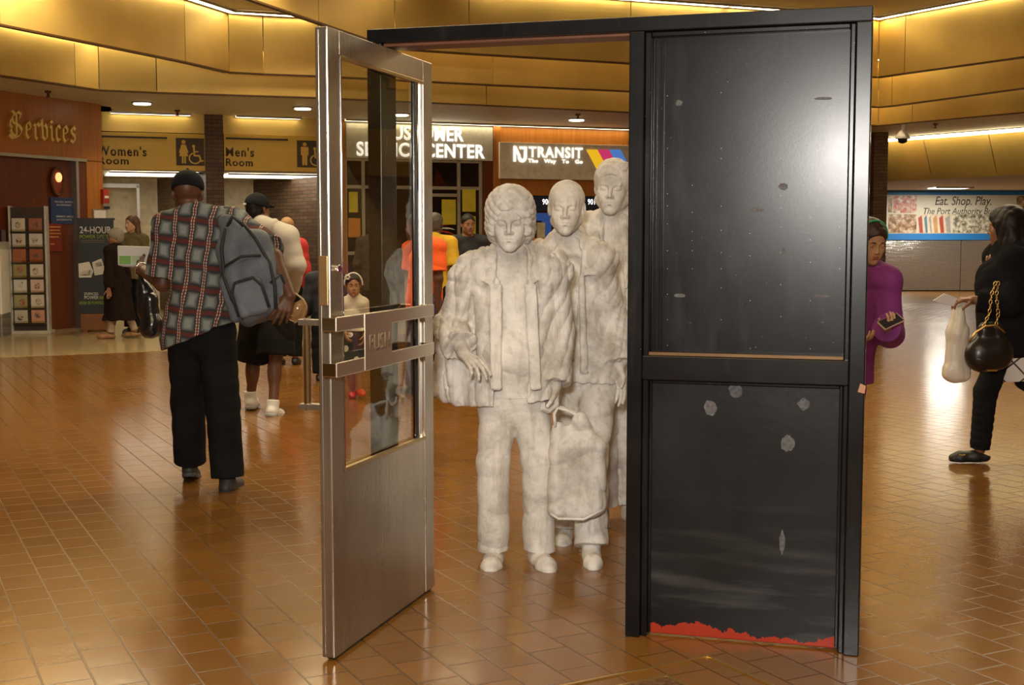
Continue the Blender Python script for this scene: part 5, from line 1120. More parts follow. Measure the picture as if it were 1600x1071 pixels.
# --- second figure
Y2 = 5.95
f = Fig(Y2, j(hd=(885, 325, -.04), nk=(888, 385, .03), sl=(838, 412, .08), sr=(936, 408, -.02), el=(836, 500, .1), wl=(850, 585, .06), er=(955, 500, .02), wr=(966, 574, -.08),
              hl=(893, 600, .04), hr=(936, 600, -.02), kl=(890, 705, .02), kr=(922, 722, -.26), al=(882, 822, .02), ar=(924, 851, -.40)), g=.97, hs=1.03, hyaw=-6, hpitch=4)
st2 = sroot(f, 'statue', 'middle white plaster figure with pulled-back hair and rolled collar, behind the front figure', 'statue')
f.skin('body', .003, PLASTER, st2, hands={'r': dict(d=(.10, -.1, -1), nrm_=(-.8, -.5, 0), thumb=(-.2, -1, 0), curl=.22, spread=.5, s=1.0), 'l': dict(d=(0, 0, -1), nrm_=(.9, .2, 0), thumb=(0, -1, 0), curl=.5)}, closed=True, female=True)
v = Vol(.0035, .012); L = lambda x, y, z: f.J['hd']+f.R@(V3(x, y, z)*f.hs)
v.ell(L(0, .022, .036), V3(.080, .099, .088)*f.hs, f.R); v.ell(L(0, .105, .01), V3(.035, .035, .035)*f.hs, f.R, k=.02); v.ell(L(0, -.10, -.035), V3(.060, .075, .100)*f.hs, f.R, k=.010, sub=True)
v.cut(L(0, -.015, -.025), f.R@nrm(V3(0, -.8, -1.2))); v.disp(folds(.002, [(0, 90, 120, 1, 0), (60, 90, 20, 1, 2)]), .01); skin_mesh('hair', v, PLASTER, st2, f.base)
v = Vol(.004, .02); f.torso(v, .012); v.cone(f.J['nk']+V3(0, .0, -.03), f.J['nk']+V3(0, -.005, .045), .072, .064, k=.02); v.cone(f.J['nk']+V3(0, -.01, .035), f.J['nk']+V3(0, -.01, .04), .070, .070, k=.006)
v.cone(J['nk'] if False else f.J['nk']+V3(-.05, -.07, -.02), f.J['nk']+V3(.06, -.08, -.03), .020, .018, k=.02)
v.cut((0, 0, hem_z(900, 600, Y2)), (0, 0, -1)); v.cut(f.J['nk']+V3(0, 0, .064), (0, .2, 1)); v.disp(folds(.005, [(18, 8, 66, 1.5, .2), (50, 0, 16, 1, 1)]), .015); skin_mesh('sweater', v, PLASTER, st2, f.base)
trouser(f, .004, PLASTER, st2, .008, .018, 2.0); shoes(f, .0035, PLASTER, st2, ((-.1, -1), (.0, -1)), s=.98)
zj = hem_z(920, 585, Y2); v = Vol(.004, .025); J = f.J; f.torso(v, .030); v.cone(J['pel']+V3(.01, 0, .10), V3(J['pel'][0]+.015, J['pel'][1], zj), .158, .172, k=.04, q=1.3, n=f.f)
f.arms(v, .020, 1.88, .012); v.cone(J['nk']+V3(0, .03, -.01), J['nk']+V3(0, .04, .02), .08, .082, k=.03)
v.disp(BIGF, .03); v.disp(SLV, .02)
v.box(at(893, 480, Y2-.22), (.036, .20, .26), rotm(0, 0, 4), .01, k=.006, sub=True); v.box(at(888, 396, Y2-.16), (.055, .14, .07), rotm(0), .02, k=.01, sub=True)
v.cut((0, 0, zj-.01), (-.05, 0, -1))
for pts in (((918, 385), (934, 428), (908, 430)), ((860, 388), (852, 420), (872, 428))):
    p_ = [np.array(at(x, y, Y2-(.03, .09, .115)[i])) for i, (x, y) in enumerate(pts)]
    for t in np.linspace(0, 1, 8): v.cone(p_[0], p_[1]*(1-t)+p_[2]*t, .007, .006, k=.004)
for t in (0, .5, 1): v.cone(at(907+4*t, 436, Y2-.115), at(911+5*t, 580, Y2-.135), .010-.003*t, .010-.003*t, k=.010)
v.disp(folds(.003, [(90, 40, 120, 1.5, 1), (130, 30, -60, 1.6, 3)]), .02)
skin_mesh('jacket', v, PLASTER, st2, f.base)
# --- third, tallest figure
Y3 = 6.38
f = Fig(Y3, j(hd=(957, 293, -.04), nk=(966, 345, .03), sl=(918, 362, .04), sr=(1012, 362, 0), el=(908, 450, .08), wl=(915, 540, .02), er=(1020, 455, .02), wr=(1015, 545, -.05),
              hl=(942, 560), hr=(985, 560), kl=(935, 680, -.05), kr=(985, 685, .0), al=(938, 797, -.06), ar=(985, 790, .02)), g=1.04, hs=1.08, hyaw=-10, hpitch=6, hroll=3)
st3 = sroot(f, 'statue', 'tallest white plaster figure, short swept hair and open collar, rearmost beside the frame', 'statue')
f.skin('body', .0032, PLASTER, st3, hands={'l': dict(d=(0, -.1, -1), nrm_=(.9, 0, 0), thumb=(0, -1, 0)), 'r': dict(d=(0, -.1, -1), nrm_=(-.9, 0, 0), thumb=(0, -1, 0))}, closed=True, nose=1.04, jaw=1.15)
def swept(v, L, R, hs):
    for i in range(7): v.cone(L(-.035+i*.016, -.060+.004*abs(i-3), .085+.004*i), L(-.060+i*.020, -.075+.006*abs(i-3), .058+.006*i), .013*hs, .010*hs, k=.010)
f.hair(st3, PLASTER, .0035, 'short', extra=swept, thick=.012)
v = Vol(.004, .02); f.torso(v, .012); v.cone(f.J['nk']+V3(0, .0, -.03), f.J['nk']+V3(0, .005, .03), .078, .070, k=.02); v.cone(f.J['nk']+V3(.0, -.05, .02), f.J['nk']+V3(.06, -.085, -.05), .020, .014, k=.015)
v.cut((0, 0, hem_z(960, 520, Y3)), (0, 0, -1)); v.cut(f.J['nk']+V3(0, 0, .05), (0, .5, 1)); v.disp(folds(.005, [(40, 8, 26, 1.5, .2)]), .015); skin_mesh('shirt', v, PLASTER, st3, f.base)
trouser(f, .005, PLASTER, st3); shoes(f, .004, PLASTER, st3, ((-.05, -1), (.1, -1)), s=1.05)
zj = hem_z(960, 590, Y3); v = Vol(.0045, .025); J = f.J; f.torso(v, .030); v.cone(J['pel']+V3(0, 0, .08), V3(J['pel'][0], J['pel'][1], zj), .170, .178, k=.04, q=1.3, n=f.f); f.arms(v, .022, 1.92, .012)
v.cone(J['nk']+V3(0, .03, -.01), J['nk']+V3(0, .04, .02), .085, .086, k=.03)
v.box(at(966, 440, Y3-.22), (.045, .18, .30), rotm(0, 0, -4), .02, k=.02, sub=True); v.box(at(966, 360, Y3-.17), (.058, .14, .08), rotm(0), .02, k=.02, sub=True); v.cut((0, 0, zj), (0, 0, -1))
v.disp(BIGF, .03); v.disp(SLV, .02)
for q_ in (((936, 350), (944, 400), (955, 450)), ((1000, 350), (990, 400), (978, 450))):
    p_ = [np.array(at(x, y, Y3-(.04, .11, .12)[i])) for i, (x, y) in enumerate(q_)]
    for t in np.linspace(0, 1, 7): v.cone(p_[0]+V3(0, 0, 0), p_[1]*(1-t)+p_[2]*t, .008, .007, k=.004)
skin_mesh('jacket', v, PLASTER, st3, f.base)
# ================================================================== PEOPLE
BLK_CLOTH = mat('black_cloth', (.009, .009, .010), .9, var=.3, scale=5, spec=.12)
HAIR_B = mat('black_hair', (.008, .006, .005), .5, var=.4, scale=40, spec=.25)
def shirt(f, h, m_, root, name='shirt', inf=.018, frac=.8, hem=None, cutn=(0, 0, -1), flare=.02, hemr=.165, fl=.006, sm=1, collar=True, slope=None):
    v = Vol(h, .02); J = f.J; f.torso(v, inf); f.arms(v, inf, frac, flare*.6)
    if hem is not None:
        v.cone(J['pel']+V3(0, 0, .10), V3(J['pel'][0], J['pel'][1], hem-.02), hemr*f.g, (hemr+flare*.5)*f.g, k=.03, q=1.3, n=f.f)
        v.cut((J['pel'][0], J['pel'][1], hem), cutn)
    if collar: v.cone(J['nk']+V3(0, 0, -.01), J['nk']+V3(0, 0, .022), .072*f.g, .068*f.g, k=.02)
    v.cut(J['nk']+V3(0, 0, .045), f.R@nrm(V3(0, -.45, 1)))
    v.disp(folds(fl, [(16, 8, 30, 1.8, .4), (40, 12, 18, 1.3, 2), (-14, 10, 58, 1.4, 4)]), .02)
    return skin_mesh(name, v, m_, root, f.base, sm=sm)
# --- man in plaid shirt walking away
f = Fig(7.15, j(hd=(294, 303, .03), nk=(303, 338, 0), sl=(264, 355, 0), sr=(366, 350, 0), el=(254, 443, .02), wl=(219, 420, .22), er=(428, 402, -.22), wr=(453, 462, -.32),
                hl=(292, 522, .0), hr=(338, 520, .0), kl=(294, 630, .14), kr=(348, 632, .0), al=(297, 722, .24), ar=(356, 747, -.04)), face=182, g=1.08, hs=1.02, hyaw=187, hpitch=4)
r = sroot(f, 'person', 'man in red and grey plaid shirt and black cap, walking away with backpack', 'person')
f.skin('body', .0045, SK_DARK, r, hands={'l': dict(d=(-.35, .85, .1), nrm_=(.9, .3, 0), thumb=(0, .1, 1), curl=.8), 'r': dict(d=(-.45, -.25, -1), nrm_=(-.3, 1, -.1), thumb=(-1, .3, .2), curl=.35, spread=.7)})
CAPM = mat('cap_black', (.010, .011, .014), .9, spec=.1)
f.cap(r, CAPM)
zs_ = hem_z(300, 522, 7.15); shirt(f, .005, m_plaid(), r, inf=.024, frac=.86, hem=zs_, cutn=nrm(V3(.38, 0, -1)), flare=.05, hemr=.185, fl=.009)
trouser(f, .006, BLK_CLOTH, r, .020, .022, 1.99, fold=.004); shoes(f, .005, mat('dark_sneaker', (.028, .026, .024), .6), r, ((-.15, 1), (.12, 1)), (14, 0), s=1.08, sole_m=mat('grey_sole', (.05, .05, .055), .6))
c_, R, hs = f.J['hd'], f.R, f.hs
m = MB(); a = Vector(f.J['wl']-f.base); dd = Vector(nrm(f.J['wl']-f.J['el'])); u_ = dd.orthogonal().normalized(); w_ = dd.cross(u_); m.tube([a-dd*.02+(u_*math.cos(t)+w_*math.sin(t))*.040 for t in [i*math.pi/8 for i in range(17)]], .004, 6); m.build('bracelet', CHROME, r, smooth=True)
# backpack
YB_ = 6.90; pc_ = at(393, 428, YB_)
bp = empty('backpack', pc_, 0, 'grey blue backpack with black piping slung over the plaid-shirted man\'s right shoulder', 'backpack')
BPM = mat('backpack_grey', (.105, .125, .15), .75, var=.25, scale=9, bump=.3, bscale=120); BPD = mat('backpack_dark', (.02, .02, .022), .7)
ax = nrm(np.array(at(414, 500, YB_))-np.array(at(366, 350, YB_))); Rb = np.stack([nrm(np.cross(V3(0, 1, 0), -ax)), V3(0, 1, 0), -ax], 1)
if Rb[0, 0] < 0: Rb[:, 0] *= -1
pc0 = np.array(pc_); LB = lambda x, y, z: pc0+Rb@V3(x, y, z)
v = Vol(.005, .03); v.box(LB(0, .03, -.02), (.150, .105, .245), Rb, .08); v.box(LB(.0, -.06, -.08), (.125, .05, .155), Rb, .05, k=.04); v.cone(LB(-.03, .02, .20), LB(-.05, .03, .30), .09, .045, k=.04, q=1.3, n=(0, 1, 0))
v.disp(folds(.008, [(20, 10, 22, 2, .4), (-30, 10, 40, 1.6, 2)]), .02); skin_mesh('bag_body', v, BPM, bp, pc_)
v = Vol(.005, .02); v.box(LB(-.02, -.115, -.12), (.085, .03, .10), Rb, .03); v.disp(folds(.005, [(30, 10, 40, 1.6, 2)]), .02); skin_mesh('front_pocket', v, mat('backpack_light', (.13, .15, .18), .75, bump=.3, bscale=120), bp, pc_)
v = Vol(.005, .02); v.box(LB(.125, -.03, -.14), (.045, .055, .095), Rb, .035); skin_mesh('side_pocket', v, BPM, bp, pc_)
v = Vol(.005, .02); v.box(LB(-.140, -.02, -.10), (.035, .055, .13), Rb, .03); skin_mesh('side_pocket', v, BPM, bp, pc_)
def tubeLB(pts, r_, nm, mt=BPD): m = MB(); m.tube([Vector(LB(*p)-pc0) for p in pts], r_, 8); m.build(nm, mt, bp, smooth=True)
for sx in (-1, 1):
    tubeLB([(sx*.05, -.065, .27), (sx*.095, -.085, .17), (sx*.128, -.085, .02), (sx*.120, -.105, -.10), (sx*.09, -.115, -.22)], .010, 'piping')
tubeLB([(-.105, -.145, -.20), (-.105, -.148, -.08), (-.07, -.150, -.025), (.03, -.150, -.025), (.065, -.148, -.08), (.065, -.145, -.20)], .008, 'piping')
tubeLB([(-.10, -.115, .075), (0, -.125, .10), (.10, -.115, .075)], .007, 'zip')
tubeLB([(.10, -.10, -.08), (.165, -.075, -.05), (.170, -.06, -.20)], .009, 'piping')
v = Vol(.005, .02); sp_ = [LB(-.04, .0, .27), np.array(at(352, 345, 7.02)), np.array(at(356, 326, 7.14)), np.array(at(360, 345, 7.27))]
for a, b in zip(sp_[:-1], sp_[1:]): v.cone(a, b, .035, .035, q=2.2, n=(0, -1, 0) if a is sp_[0] else (0, 0, 1), k=.02)
skin_mesh('shoulder_strap', v, mat('strap_olive', (.07, .07, .055), .8), bp, pc_)
tubeLB([(-.06, .0, .26), (0, -.03, .32), (.04, 0, .26)], .012, 'grab_loop')
# black plastic bag hung on the left wrist
pk = at(234, 530, 7.35); kb = empty('plastic_bag', pk, 0, 'black plastic carrier bag hanging from the plaid-shirted man\'s wrist', 'bag')
KM = mat('black_polythene', (.010, .011, .014), .22, spec=.8)
v = Vol(.005, .03); v.cone(at(221, 436, 7.36), at(230, 465, 7.35), .022, .050, k=.03); v.cone(at(230, 468, 7.35), at(236, 508, 7.35), .052, .062, k=.03, q=1.2, n=(0, 1, 0)); v.ell(at(238, 513, 7.35), (.058, .05, .055), None)
v.disp(folds(.010, [(50, 30, 6, 1.6, .4), (70, -20, -22, 1.4, 2), (-25, 20, 60, 1.2, 1)]), .02); skin_mesh('bag_body', v, KM, kb, pk)
m = MB(); m.tube([at(221, 440, 7.36)-pk, at(214, 425, 7.37)-pk, at(219, 412, 7.37)-pk, at(226, 425, 7.36)-pk, at(223, 440, 7.36)-pk], .006, 8); m.build('handle', KM, kb, smooth=True)
# folded newspaper in the left hand
pn = at(210, 402, 7.42); nw = empty('newspaper', pn, 0, 'folded white and green newspaper held out in the plaid-shirted man\'s left hand', 'newspaper')
NWP = mat('newsprint', (.55, .54, .50), .7, var=.04)
a, b, c_, d_ = [at(x, y, 7.44)-pn for x, y in ((184, 415), (240, 418), (241, 386), (183, 384))]
m = MB(); o_ = Vector((0, .012, 0))
for i in range(3): e_ = Vector((i*.006, i*.016, -i*.004)); m.hexa([a+e_, b+e_, b+e_+o_, a+e_+o_], [d_+e_, c_+e_, c_+e_+o_, d_+e_+o_])
m.build('pages', NWP, nw, .005)
def ptch(x0, y0, x1, y1, mt, nm, dy=-.003): p_, q_ = at(x0, y1, 7.44)-pn, at(x1, y0, 7.44)-pn; MB().box(p_.x, q_.x, dy, 0+p_.y+.0, p_.z, q_.z).build(nm, mt, nw)
ptch(187, 400, 204, 413, mat('print_green', (.16, .33, .08), .6), 'printed_block', -.003+.02-.004)
ptch(206, 400, 222, 414, mat('print_pale', (.35, .45, .28), .6), 'printed_block', -.003+.02-.004)
# --- man in hooded top and black shorts
f = Fig(10.3, j(hd=(403, 327, 0), nk=(413, 350, -.02), sl=(388, 366, .05), sr=(449, 370, -.02), el=(384, 420, .1), wl=(388, 462, .15), er=(462, 415, -.03), wr=(452, 455, .12),
                hl=(403, 476), hr=(433, 476), kl=(397, 562, .14), kr=(431, 556, -.05), al=(392, 619, .16), ar=(427, 633, -.16)), face=165, g=1.0, hs=1.0, hyaw=150)
r = sroot(f, 'person', 'man in pale grey hooded top, black shorts and black cap walking away', 'person')
f.skin('body', .006, SK_DARK, r, hands={'r': dict(d=(-.3, .3, -1), nrm_=(-1, 0, 0), thumb=(0, 1, 0)), 'l': dict(d=(0, 0, -1), nrm_=(1, 0, 0), thumb=(0, 1, 0))})
f.hair(r, HAIR_B, .007, 'cropped', thick=.003); f.cap(r, CAPM, .006)
HD = mat('hoodie_grey', (.40, .37, .32), .85, var=.06)
shirt(f, .007, HD, r, 'hooded_top', .034, 1.93, hem_z(410, 462, 10.3), flare=.02, hemr=.185, fl=.004)
v = Vol(.006, .03); J = f.J; v.ell(J['nk']-f.f*.055+V3(0, 0, -.02), (.10, .06, .085), rotm(165)); v.cone(J['nk']-f.side*.09+V3(0, 0, .01), J['nk']-f.f*.09+V3(0, 0, -.06), .035, .04); v.cone(J['nk']+f.side*.09+V3(0, 0, .01), J['nk']-f.f*.09+V3(0, 0, -.06), .035, .04)
v.disp(folds(.006, [(30, 10, 50, 1.6, 2)]), .02); skin_mesh('hood', v, HD, r, f.base)
v = Vol(.007, .02); f.legs(v, .050, .97, .035, k=.02); v.cone(J['pel'], J['pel']+V3(0, 0, .12), .165, .150, k=.03, q=1.2, n=f.f); v.cut(J['pel']+V3(0, 0, .16), (0, 0, 1)); v.disp(folds(.006, [(40, 12, 8, 1.0, 2), (12, 8, 20, 1.4, 4)]), .02); skin_mesh('shorts', v, BLK_CLOTH, r, f.base)
shoes(f, .005, mat('white_leather', (.60, .57, .52), .5, var=.04), r, ((-.10, 1), (.15, 1)), (0, 12), kind='high', s=1.2, sole_m=mat('sole_grey', (.30, .29, .28), .6), name='sneaker')
for c in 'lr':
    a = f.J['a'+c]-f.base; m = MB(); o_ = Vector(a)+Vector((0, -.050, -.01)); m.add([o_+Vector((-.022, 0, -.035)), o_+Vector((.022, 0, -.035)), o_+Vector((.016, .003, .03)), o_+Vector((-.016, .003, .03)), o_+Vector((-.022, .02, -.035)), o_+Vector((.022, .02, -.035)), o_+Vector((.016, .02, .03)), o_+Vector((-.016, .02, .03))], [(0, 1, 2, 3), (4, 7, 6, 5), (0, 4, 5, 1), (1, 5, 6, 2), (2, 6, 7, 3), (3, 7, 4, 0)]); m.build('heel_patch', mat('sneaker_grey', (.14, .14, .15), .6), r)
L = lambda x, y, z: f.J['hd']+f.R@(V3(x, y, z)*f.hs)-f.base
m = MB(); p_ = Vector(L(.03, .118, .040)); m.box(p_.x-.014, p_.x+.014, p_.y-.006, p_.y+.004, p_.z-.007, p_.z+.007); m.build('cap_patch', WHITE, r)
# amber clear plastic container held at the end of the plaid man's right hand
pt = at(464, 486, 6.95); tr = empty('plastic_container', pt, 0, 'amber clear plastic container held low beside the backpack', 'container')
v = Vol(.005, .02); v.ell(at(463, 484, 6.98), (.062, .045, .070), rotm(0, 0, 25)); v.ell(at(459, 478, 6.98), (.052, .036, .060), rotm(0, 0, 25), k=.005, sub=True)
AMB = NB('amber_plastic'); AMB.set(col=(.45, .26, .10), rough=.15, alpha=.45, spec=.8)
skin_mesh('shell', v, AMB.m, tr, pt)
m = MB(); m.tube([at(x, y, 6.97)-pt for x, y in ((449, 462), (462, 459), (474, 468), (479, 480), (473, 496), (460, 505))], .005, 8); m.build('rim', mat('amber_rim', (.45, .3, .15), .3), tr, smooth=True)

# --- generic standing figure described by centre, distance and height
def stand(px, Y, H, face, yfoot=None, wsp=1.0, head_drop=0, arm=0, step=0):
    s_ = F/Y; y = lambda z: 370.5+(CH-z)*s_*1.0; a = math.radians(face); cs, sn = math.cos(a), math.sin(a); k = H/1.75
    def q(x, yy, z): X = x*cs-yy*sn; D = x*sn+yy*cs; return (px+X*k*s_, y(z*k), D*k)   # x: figure's left-right, yy: + is behind it
    P = dict(hd=q(0, -.02, 1.635), nk=q(0, .02, 1.475), sl=q(-.17*wsp, .01, 1.425), sr=q(.17*wsp, .01, 1.425), el=q(-.225*wsp, .03, 1.13), er=q(.225*wsp, .03, 1.13), wl=q(-.23*wsp, -.04-arm, .89+arm*.6), wr=q(.23*wsp, -.04-arm, .89+arm*.6),
             hl=q(-.085, 0, .92), hr=q(.085, 0, .92), kl=q(-.095, -.02-step, .50), kr=q(.095, -.02+step, .50), al=q(-.095, .02-step*1.6, .085), ar=q(.095, .02+step*1.6, .085))
    f_ = Fig(Y, P, face=face, g=k*.98, hs=max(k, .86)*1.0, hyaw=face); return f_
def dress(f, root, top, bot, hairm, skinm, h=.008, frac=1.93, hair='short', shoe_m=None, longhair=False, topname='shirt', eyes=False, hem=None, lips=None, female=False, tinf=.02, hand_kw=None, closed=False):
    f.skin('body', h, [skinm, lips] if lips else skinm, root, hands=hand_kw or {c: dict(d=(0, 0, -1)+f.f*.15, nrm_=(-f.side if c == 'r' else f.side), thumb=f.f, curl=.4) for c in 'lr'}, female=female)
    def lh(v, L, R, hs):
        if longhair:
            for sx in (-1, 0, 1): v.cone(L(sx*.062, .045, .02), L(sx*.085, .055, -.22), .045*hs, .040*hs, k=.03)
    f.hair(root, hairm, h*.8, 'long' if longhair else 'short', extra=lh if longhair else None, thick=.012 if longhair else .008)
    shirt(f, h, top, root, topname, tinf, frac, hem=hem, fl=.006)
    trouser(f, h, bot, root, .022, .01, 1.95); 
    d = (f.f[0], f.f[1]); shoes(f, h, shoe_m or BLACK, root, (d, d), s=f.g)
    if eyes: f.eyes(root); f.brows(root, hairm)
# --- older woman in a long dark coat
f = Fig(17.8, j(hd=(180, 371, 0), nk=(181, 387, 0), sl=(172, 393, -.14), sr=(190, 393, .14), el=(170, 428, -.2), wl=(170, 452, -.25), er=(196, 428, .2), wr=(198, 452, .15), hl=(180, 448, -.08), hr=(188, 448, .08), kl=(175, 490, -.08), kr=(199, 488, .1), al=(173, 520, -.08), ar=(211, 517, .1)), face=-75, g=.92, hs=.98, hyaw=-70, hpitch=8)
r = sroot(f, 'person', 'grey-haired woman in a long dark coat walking past the black banner stand', 'person')
f.skin('body', .008, SK_BROWN, r, hands={c: dict(d=(0, 0, -1), nrm_=f.side, thumb=f.f) for c in 'lr'}, female=True); f.hair(r, mat('grey_hair', (.22, .20, .17), .7), .007, 'cropped', thick=.016)
COAT = mat('dark_coat', (.016, .009, .008), .9, var=.2, spec=.1)
v = Vol(.009, .03); f.torso(v, .035); f.arms(v, .025, 1.9, .01); J = f.J; v.cone(J['pel']+V3(0, 0, .05), np.array(at(187, 506, 17.8)), .16, .23, k=.04); v.cut(at(187, 500, 17.8), (0, 0, -1)); v.disp(folds(.010, [(30, 20, 4, 1.3, 2)]), .02); skin_mesh('coat', v, COAT, r, f.base)
for c in 'lr': v = Vol(.006, .02); f.legs(v, .005, 1.98, 0, which=c, seat=False); v.cut((0, 0, .52), (0, 0, 1)); skin_mesh('stocking', v, mat('stocking', (.40, .29, .20), .7), r, f.base)
shoes(f, .006, mat('tan_shoe', (.28, .14, .06), .5), r, ((-1, -.2), (-1, -.2)), kind='flat', s=.95)
# --- woman with long brown hair
f = Fig(18.7, j(hd=(206, 350, -.02), nk=(207, 366, 0), sl=(192, 374, 0), sr=(224, 374, 0), el=(187, 408, 0), er=(231, 408, 0), wl=(192, 440, -.05), wr=(226, 440, -.05), hl=(200, 425), hr=(216, 425), kl=(201, 470), kr=(217, 470), al=(203, 512), ar=(216, 512)), face=-15, g=.95, hs=.98, hyaw=-35)
r = sroot(f, 'person', 'woman with long brown hair and olive top standing behind the grey-haired woman', 'person')
dress(f, r, mat('olive_top', (.11, .085, .035), .8), BLK_CLOTH, mat('brown_hair', (.085, .035, .014), .5, scale=40, var=.3), SK_LIGHT, .007, 1.0, longhair=True, eyes=True, female=True, lips=LIP_L, topname='top', hem=hem_z(207, 436, 18.7))
# --- person in red beyond the hooded man
f = stand(449, 14.2, 1.63, 175, wsp=.95); r = sroot(f, 'person', 'blond person in a red top, mostly hidden beyond the man in the hooded top', 'person')
dress(f, r, mat('red_top', (.42, .02, .02), .8), BLK_CLOTH, mat('blond_hair', (.28, .15, .05), .5, scale=40), SK_LIGHT, .009, topname='top', hem=.85)
# --- child in a dark jacket just behind the door edge
f = stand(509, 12.6, 1.24, 185, wsp=1.18, arm=.05); r = sroot(f, 'person', 'child in dark jacket mostly hidden behind the edge of the open door', 'person')
dress(f, r, mat('navy_jacket', (.010, .012, .020), .8), BLK_CLOTH, HAIR_B, SK_BROWN, .008, topname='jacket', hem=.62)
# --- dark clad person by the service window
f = stand(584, 16.0, 1.66, 150); r = sroot(f, 'person', 'person in dark clothes near the service window, seen through the door glass', 'person')
dress(f, r, mat('dark_brown_coat', (.02, .013, .010), .85), BLK_CLOTH, HAIR_B, SK_BROWN, .009, topname='coat', hem=.75)
# --- little girl with a white head band
f = Fig(11.25, j(hd=(552, 446, -.01), nk=(553, 466, 0), sl=(540, 475, 0), sr=(566, 475, 0), el=(535, 503, .02), er=(572, 503, .02), wl=(540, 521, -.08), wr=(570, 523, -.06), hl=(547, 533), hr=(558, 533), kl=(548, 573, 0), kr=(558, 573, -.03), al=(551, 609, .04), ar=(562, 606, -.03)), face=8, g=.70, hs=.84, hyaw=10, hpitch=3)
r = sroot(f, 'person', 'little girl with white flower headband and black floral skirt, seen through the glass', 'person')
f.skin('body', .0045, [SK_TAN, LIP_L], r, hands={'l': dict(d=(.2, -.5, -.6), nrm_=(.7, .2, 0), thumb=(0, -1, .3)), 'r': dict(d=(-.1, -.3, -1), nrm_=(-1, 0, 0), thumb=(0, -1, 0))}, female=True, nose=.92, jaw=.85)
f.hair(r, HAIR_B, .0045, 'short', thick=.010); f.eyes(r); f.brows(r, HAIR_B)
shirt(f, .005, mat('white_knit', (.62, .56, .46), .85, var=.04), r, 'top', .014, 1.9, hem_z(553, 517, 11.25), hemr=.15, flare=.012, fl=.003)
J = f.J; v = Vol(.005, .02); v.cone(J['pel']+V3(0, 0, .03), np.array(at(554, 574, 11.25)), .095, .135, k=.02); v.cut(at(554, 568, 11.25), (0, 0, -1)); v.cut(J['pel']+V3(0, 0, .12), (0, 0, 1)); v.disp(folds(.006, [(45, 30, 4, 1.2, 2)]), .02)
skin_mesh('skirt', v, m_two('floral_cloth', (.55, .5, .42), (.010, .010, .012), 11, .30, .33, voro=True), r, f.base)
shoes(f, .0045, mat('red_shoe', (.45, .03, .02), .3), r, ((.1, -1), (.35, -1)), kind='flat', s=.78)
L = lambda x, y, z: Vector(f.J['hd']+f.R@(V3(x, y, z)*f.hs)-f.base)
m = MB(); m.tube([L(.094*math.cos(a), -.012, .012+.118*math.sin(a)) for a in [math.radians(x) for x in range(-5, 186, 10)]], .0075, 8); m.build('head_band', WHITE, r, smooth=True)
m = MB(); c_ = L(-.060, -.045, .088)
for i in range(6): a = i*math.pi/3; p_ = c_+Vector((.017*math.cos(a), -.01, .017*math.sin(a))); m.lathe([(.002, -.008), (.012, -.004), (.012, .004), (.002, .008)], tuple(p_), 10)
m.build('flower', WHITE, r, smooth=True)
# --- person in orange shirt
f = Fig(11.3, j(hd=(652, 354, 0), nk=(658, 374, 0), sl=(643, 386, .12), sr=(683, 386, -.10), el=(640, 432, .16), wl=(636, 470, -.02), er=(685, 436, -.13), wr=(683, 480, -.12), hl=(653, 474, .05), hr=(673, 474, -.05), kl=(651, 545, .12), kr=(692, 545, -.02), al=(646, 603, .20), ar=(709, 612, -.06)), face=-140, g=1.0, hs=1.02, hyaw=-110)
r = sroot(f, 'person', 'dark-haired person in a bright orange t-shirt turned away, partly behind the door', 'person')
dress(f, r, mat('orange_shirt', (.85, .115, .015), .8, var=.05), mat('purple_print', (.05, .025, .06), .8, var=.5, scale=40), HAIR_B, SK_DARK, .006, .75, topname='shirt', hem=hem_z(660, 482, 11.3))
# --- person in yellow
f = stand(680, 13.2, 1.66, 165); r = sroot(f, 'person', 'person in a yellow shirt standing behind the person in orange', 'person')
dress(f, r, mat('yellow_shirt', (.62, .38, .02), .8), BLK_CLOTH, mat('salt_hair', (.07, .055, .045), .6), SK_DARK, .008, .8, topname='shirt', hem=.85)
# --- young man in dark jacket looking sideways
f = stand(731, 14.4, 1.67, 12, wsp=1.05); f.R = rotm(18, 4); r = sroot(f, 'person', 'young man with short black hair and dark sweater facing us behind the front statue', 'person')
dress(f, r, mat('charcoal_sweater', (.014, .015, .017), .85), BLK_CLOTH, HAIR_B, SK_BROWN, .006, topname='sweater', eyes=True, hem=.85, lips=LIP_D)
# --- girl in purple with phone at right
f = Fig(6.8, j(hd=(1360, 377, -.02), nk=(1352, 420, .02), sl=(1318, 438, .02), sr=(1384, 440, 0), el=(1310, 515, .03), er=(1391, 522, 0), wl=(1335, 530, -.2), wr=(1384, 510, -.20), hl=(1305, 580), hr=(1330, 580), kl=(1298, 675), kr=(1318, 675), al=(1290, 762), ar=(1312, 762)), face=10, g=.86, hs=.93, hyaw=12, hpitch=20)
r = sroot(f, 'person', 'girl in purple jacket with green headband looking at a phone, half behind the black panel', 'person')
f.skin('body', .004, [SK_LIGHT, LIP_L], r, hands={'r': dict(d=(.1, -.75, .15), nrm_=(-.2, .1, 1), thumb=(-.6, -.2, .3), curl=.75, s=.85), 'l': dict(d=(.4, -.6, 0), nrm_=(0, 0, 1), thumb=(0, 0, 1), s=.85)}, female=True, nose=.95, jaw=.85)
BRH = mat('dark_brown_hair', (.035, .016, .008), .5, scale=40, var=.3)
def gh(v, L, R, hs):
    for sx in (-1, 1): v.cone(L(sx*.070, .02, .03), L(sx*.078, .03, -.09), .022*hs, .018*hs, k=.02)
f.hair(r, BRH, .004, 'long', thick=.011, extra=gh); f.eyes(r); f.brows(r, BRH)
L = lambda x, y, z: Vector(f.J['hd']+f.R@(V3(x, y, z)*f.hs)-f.base)
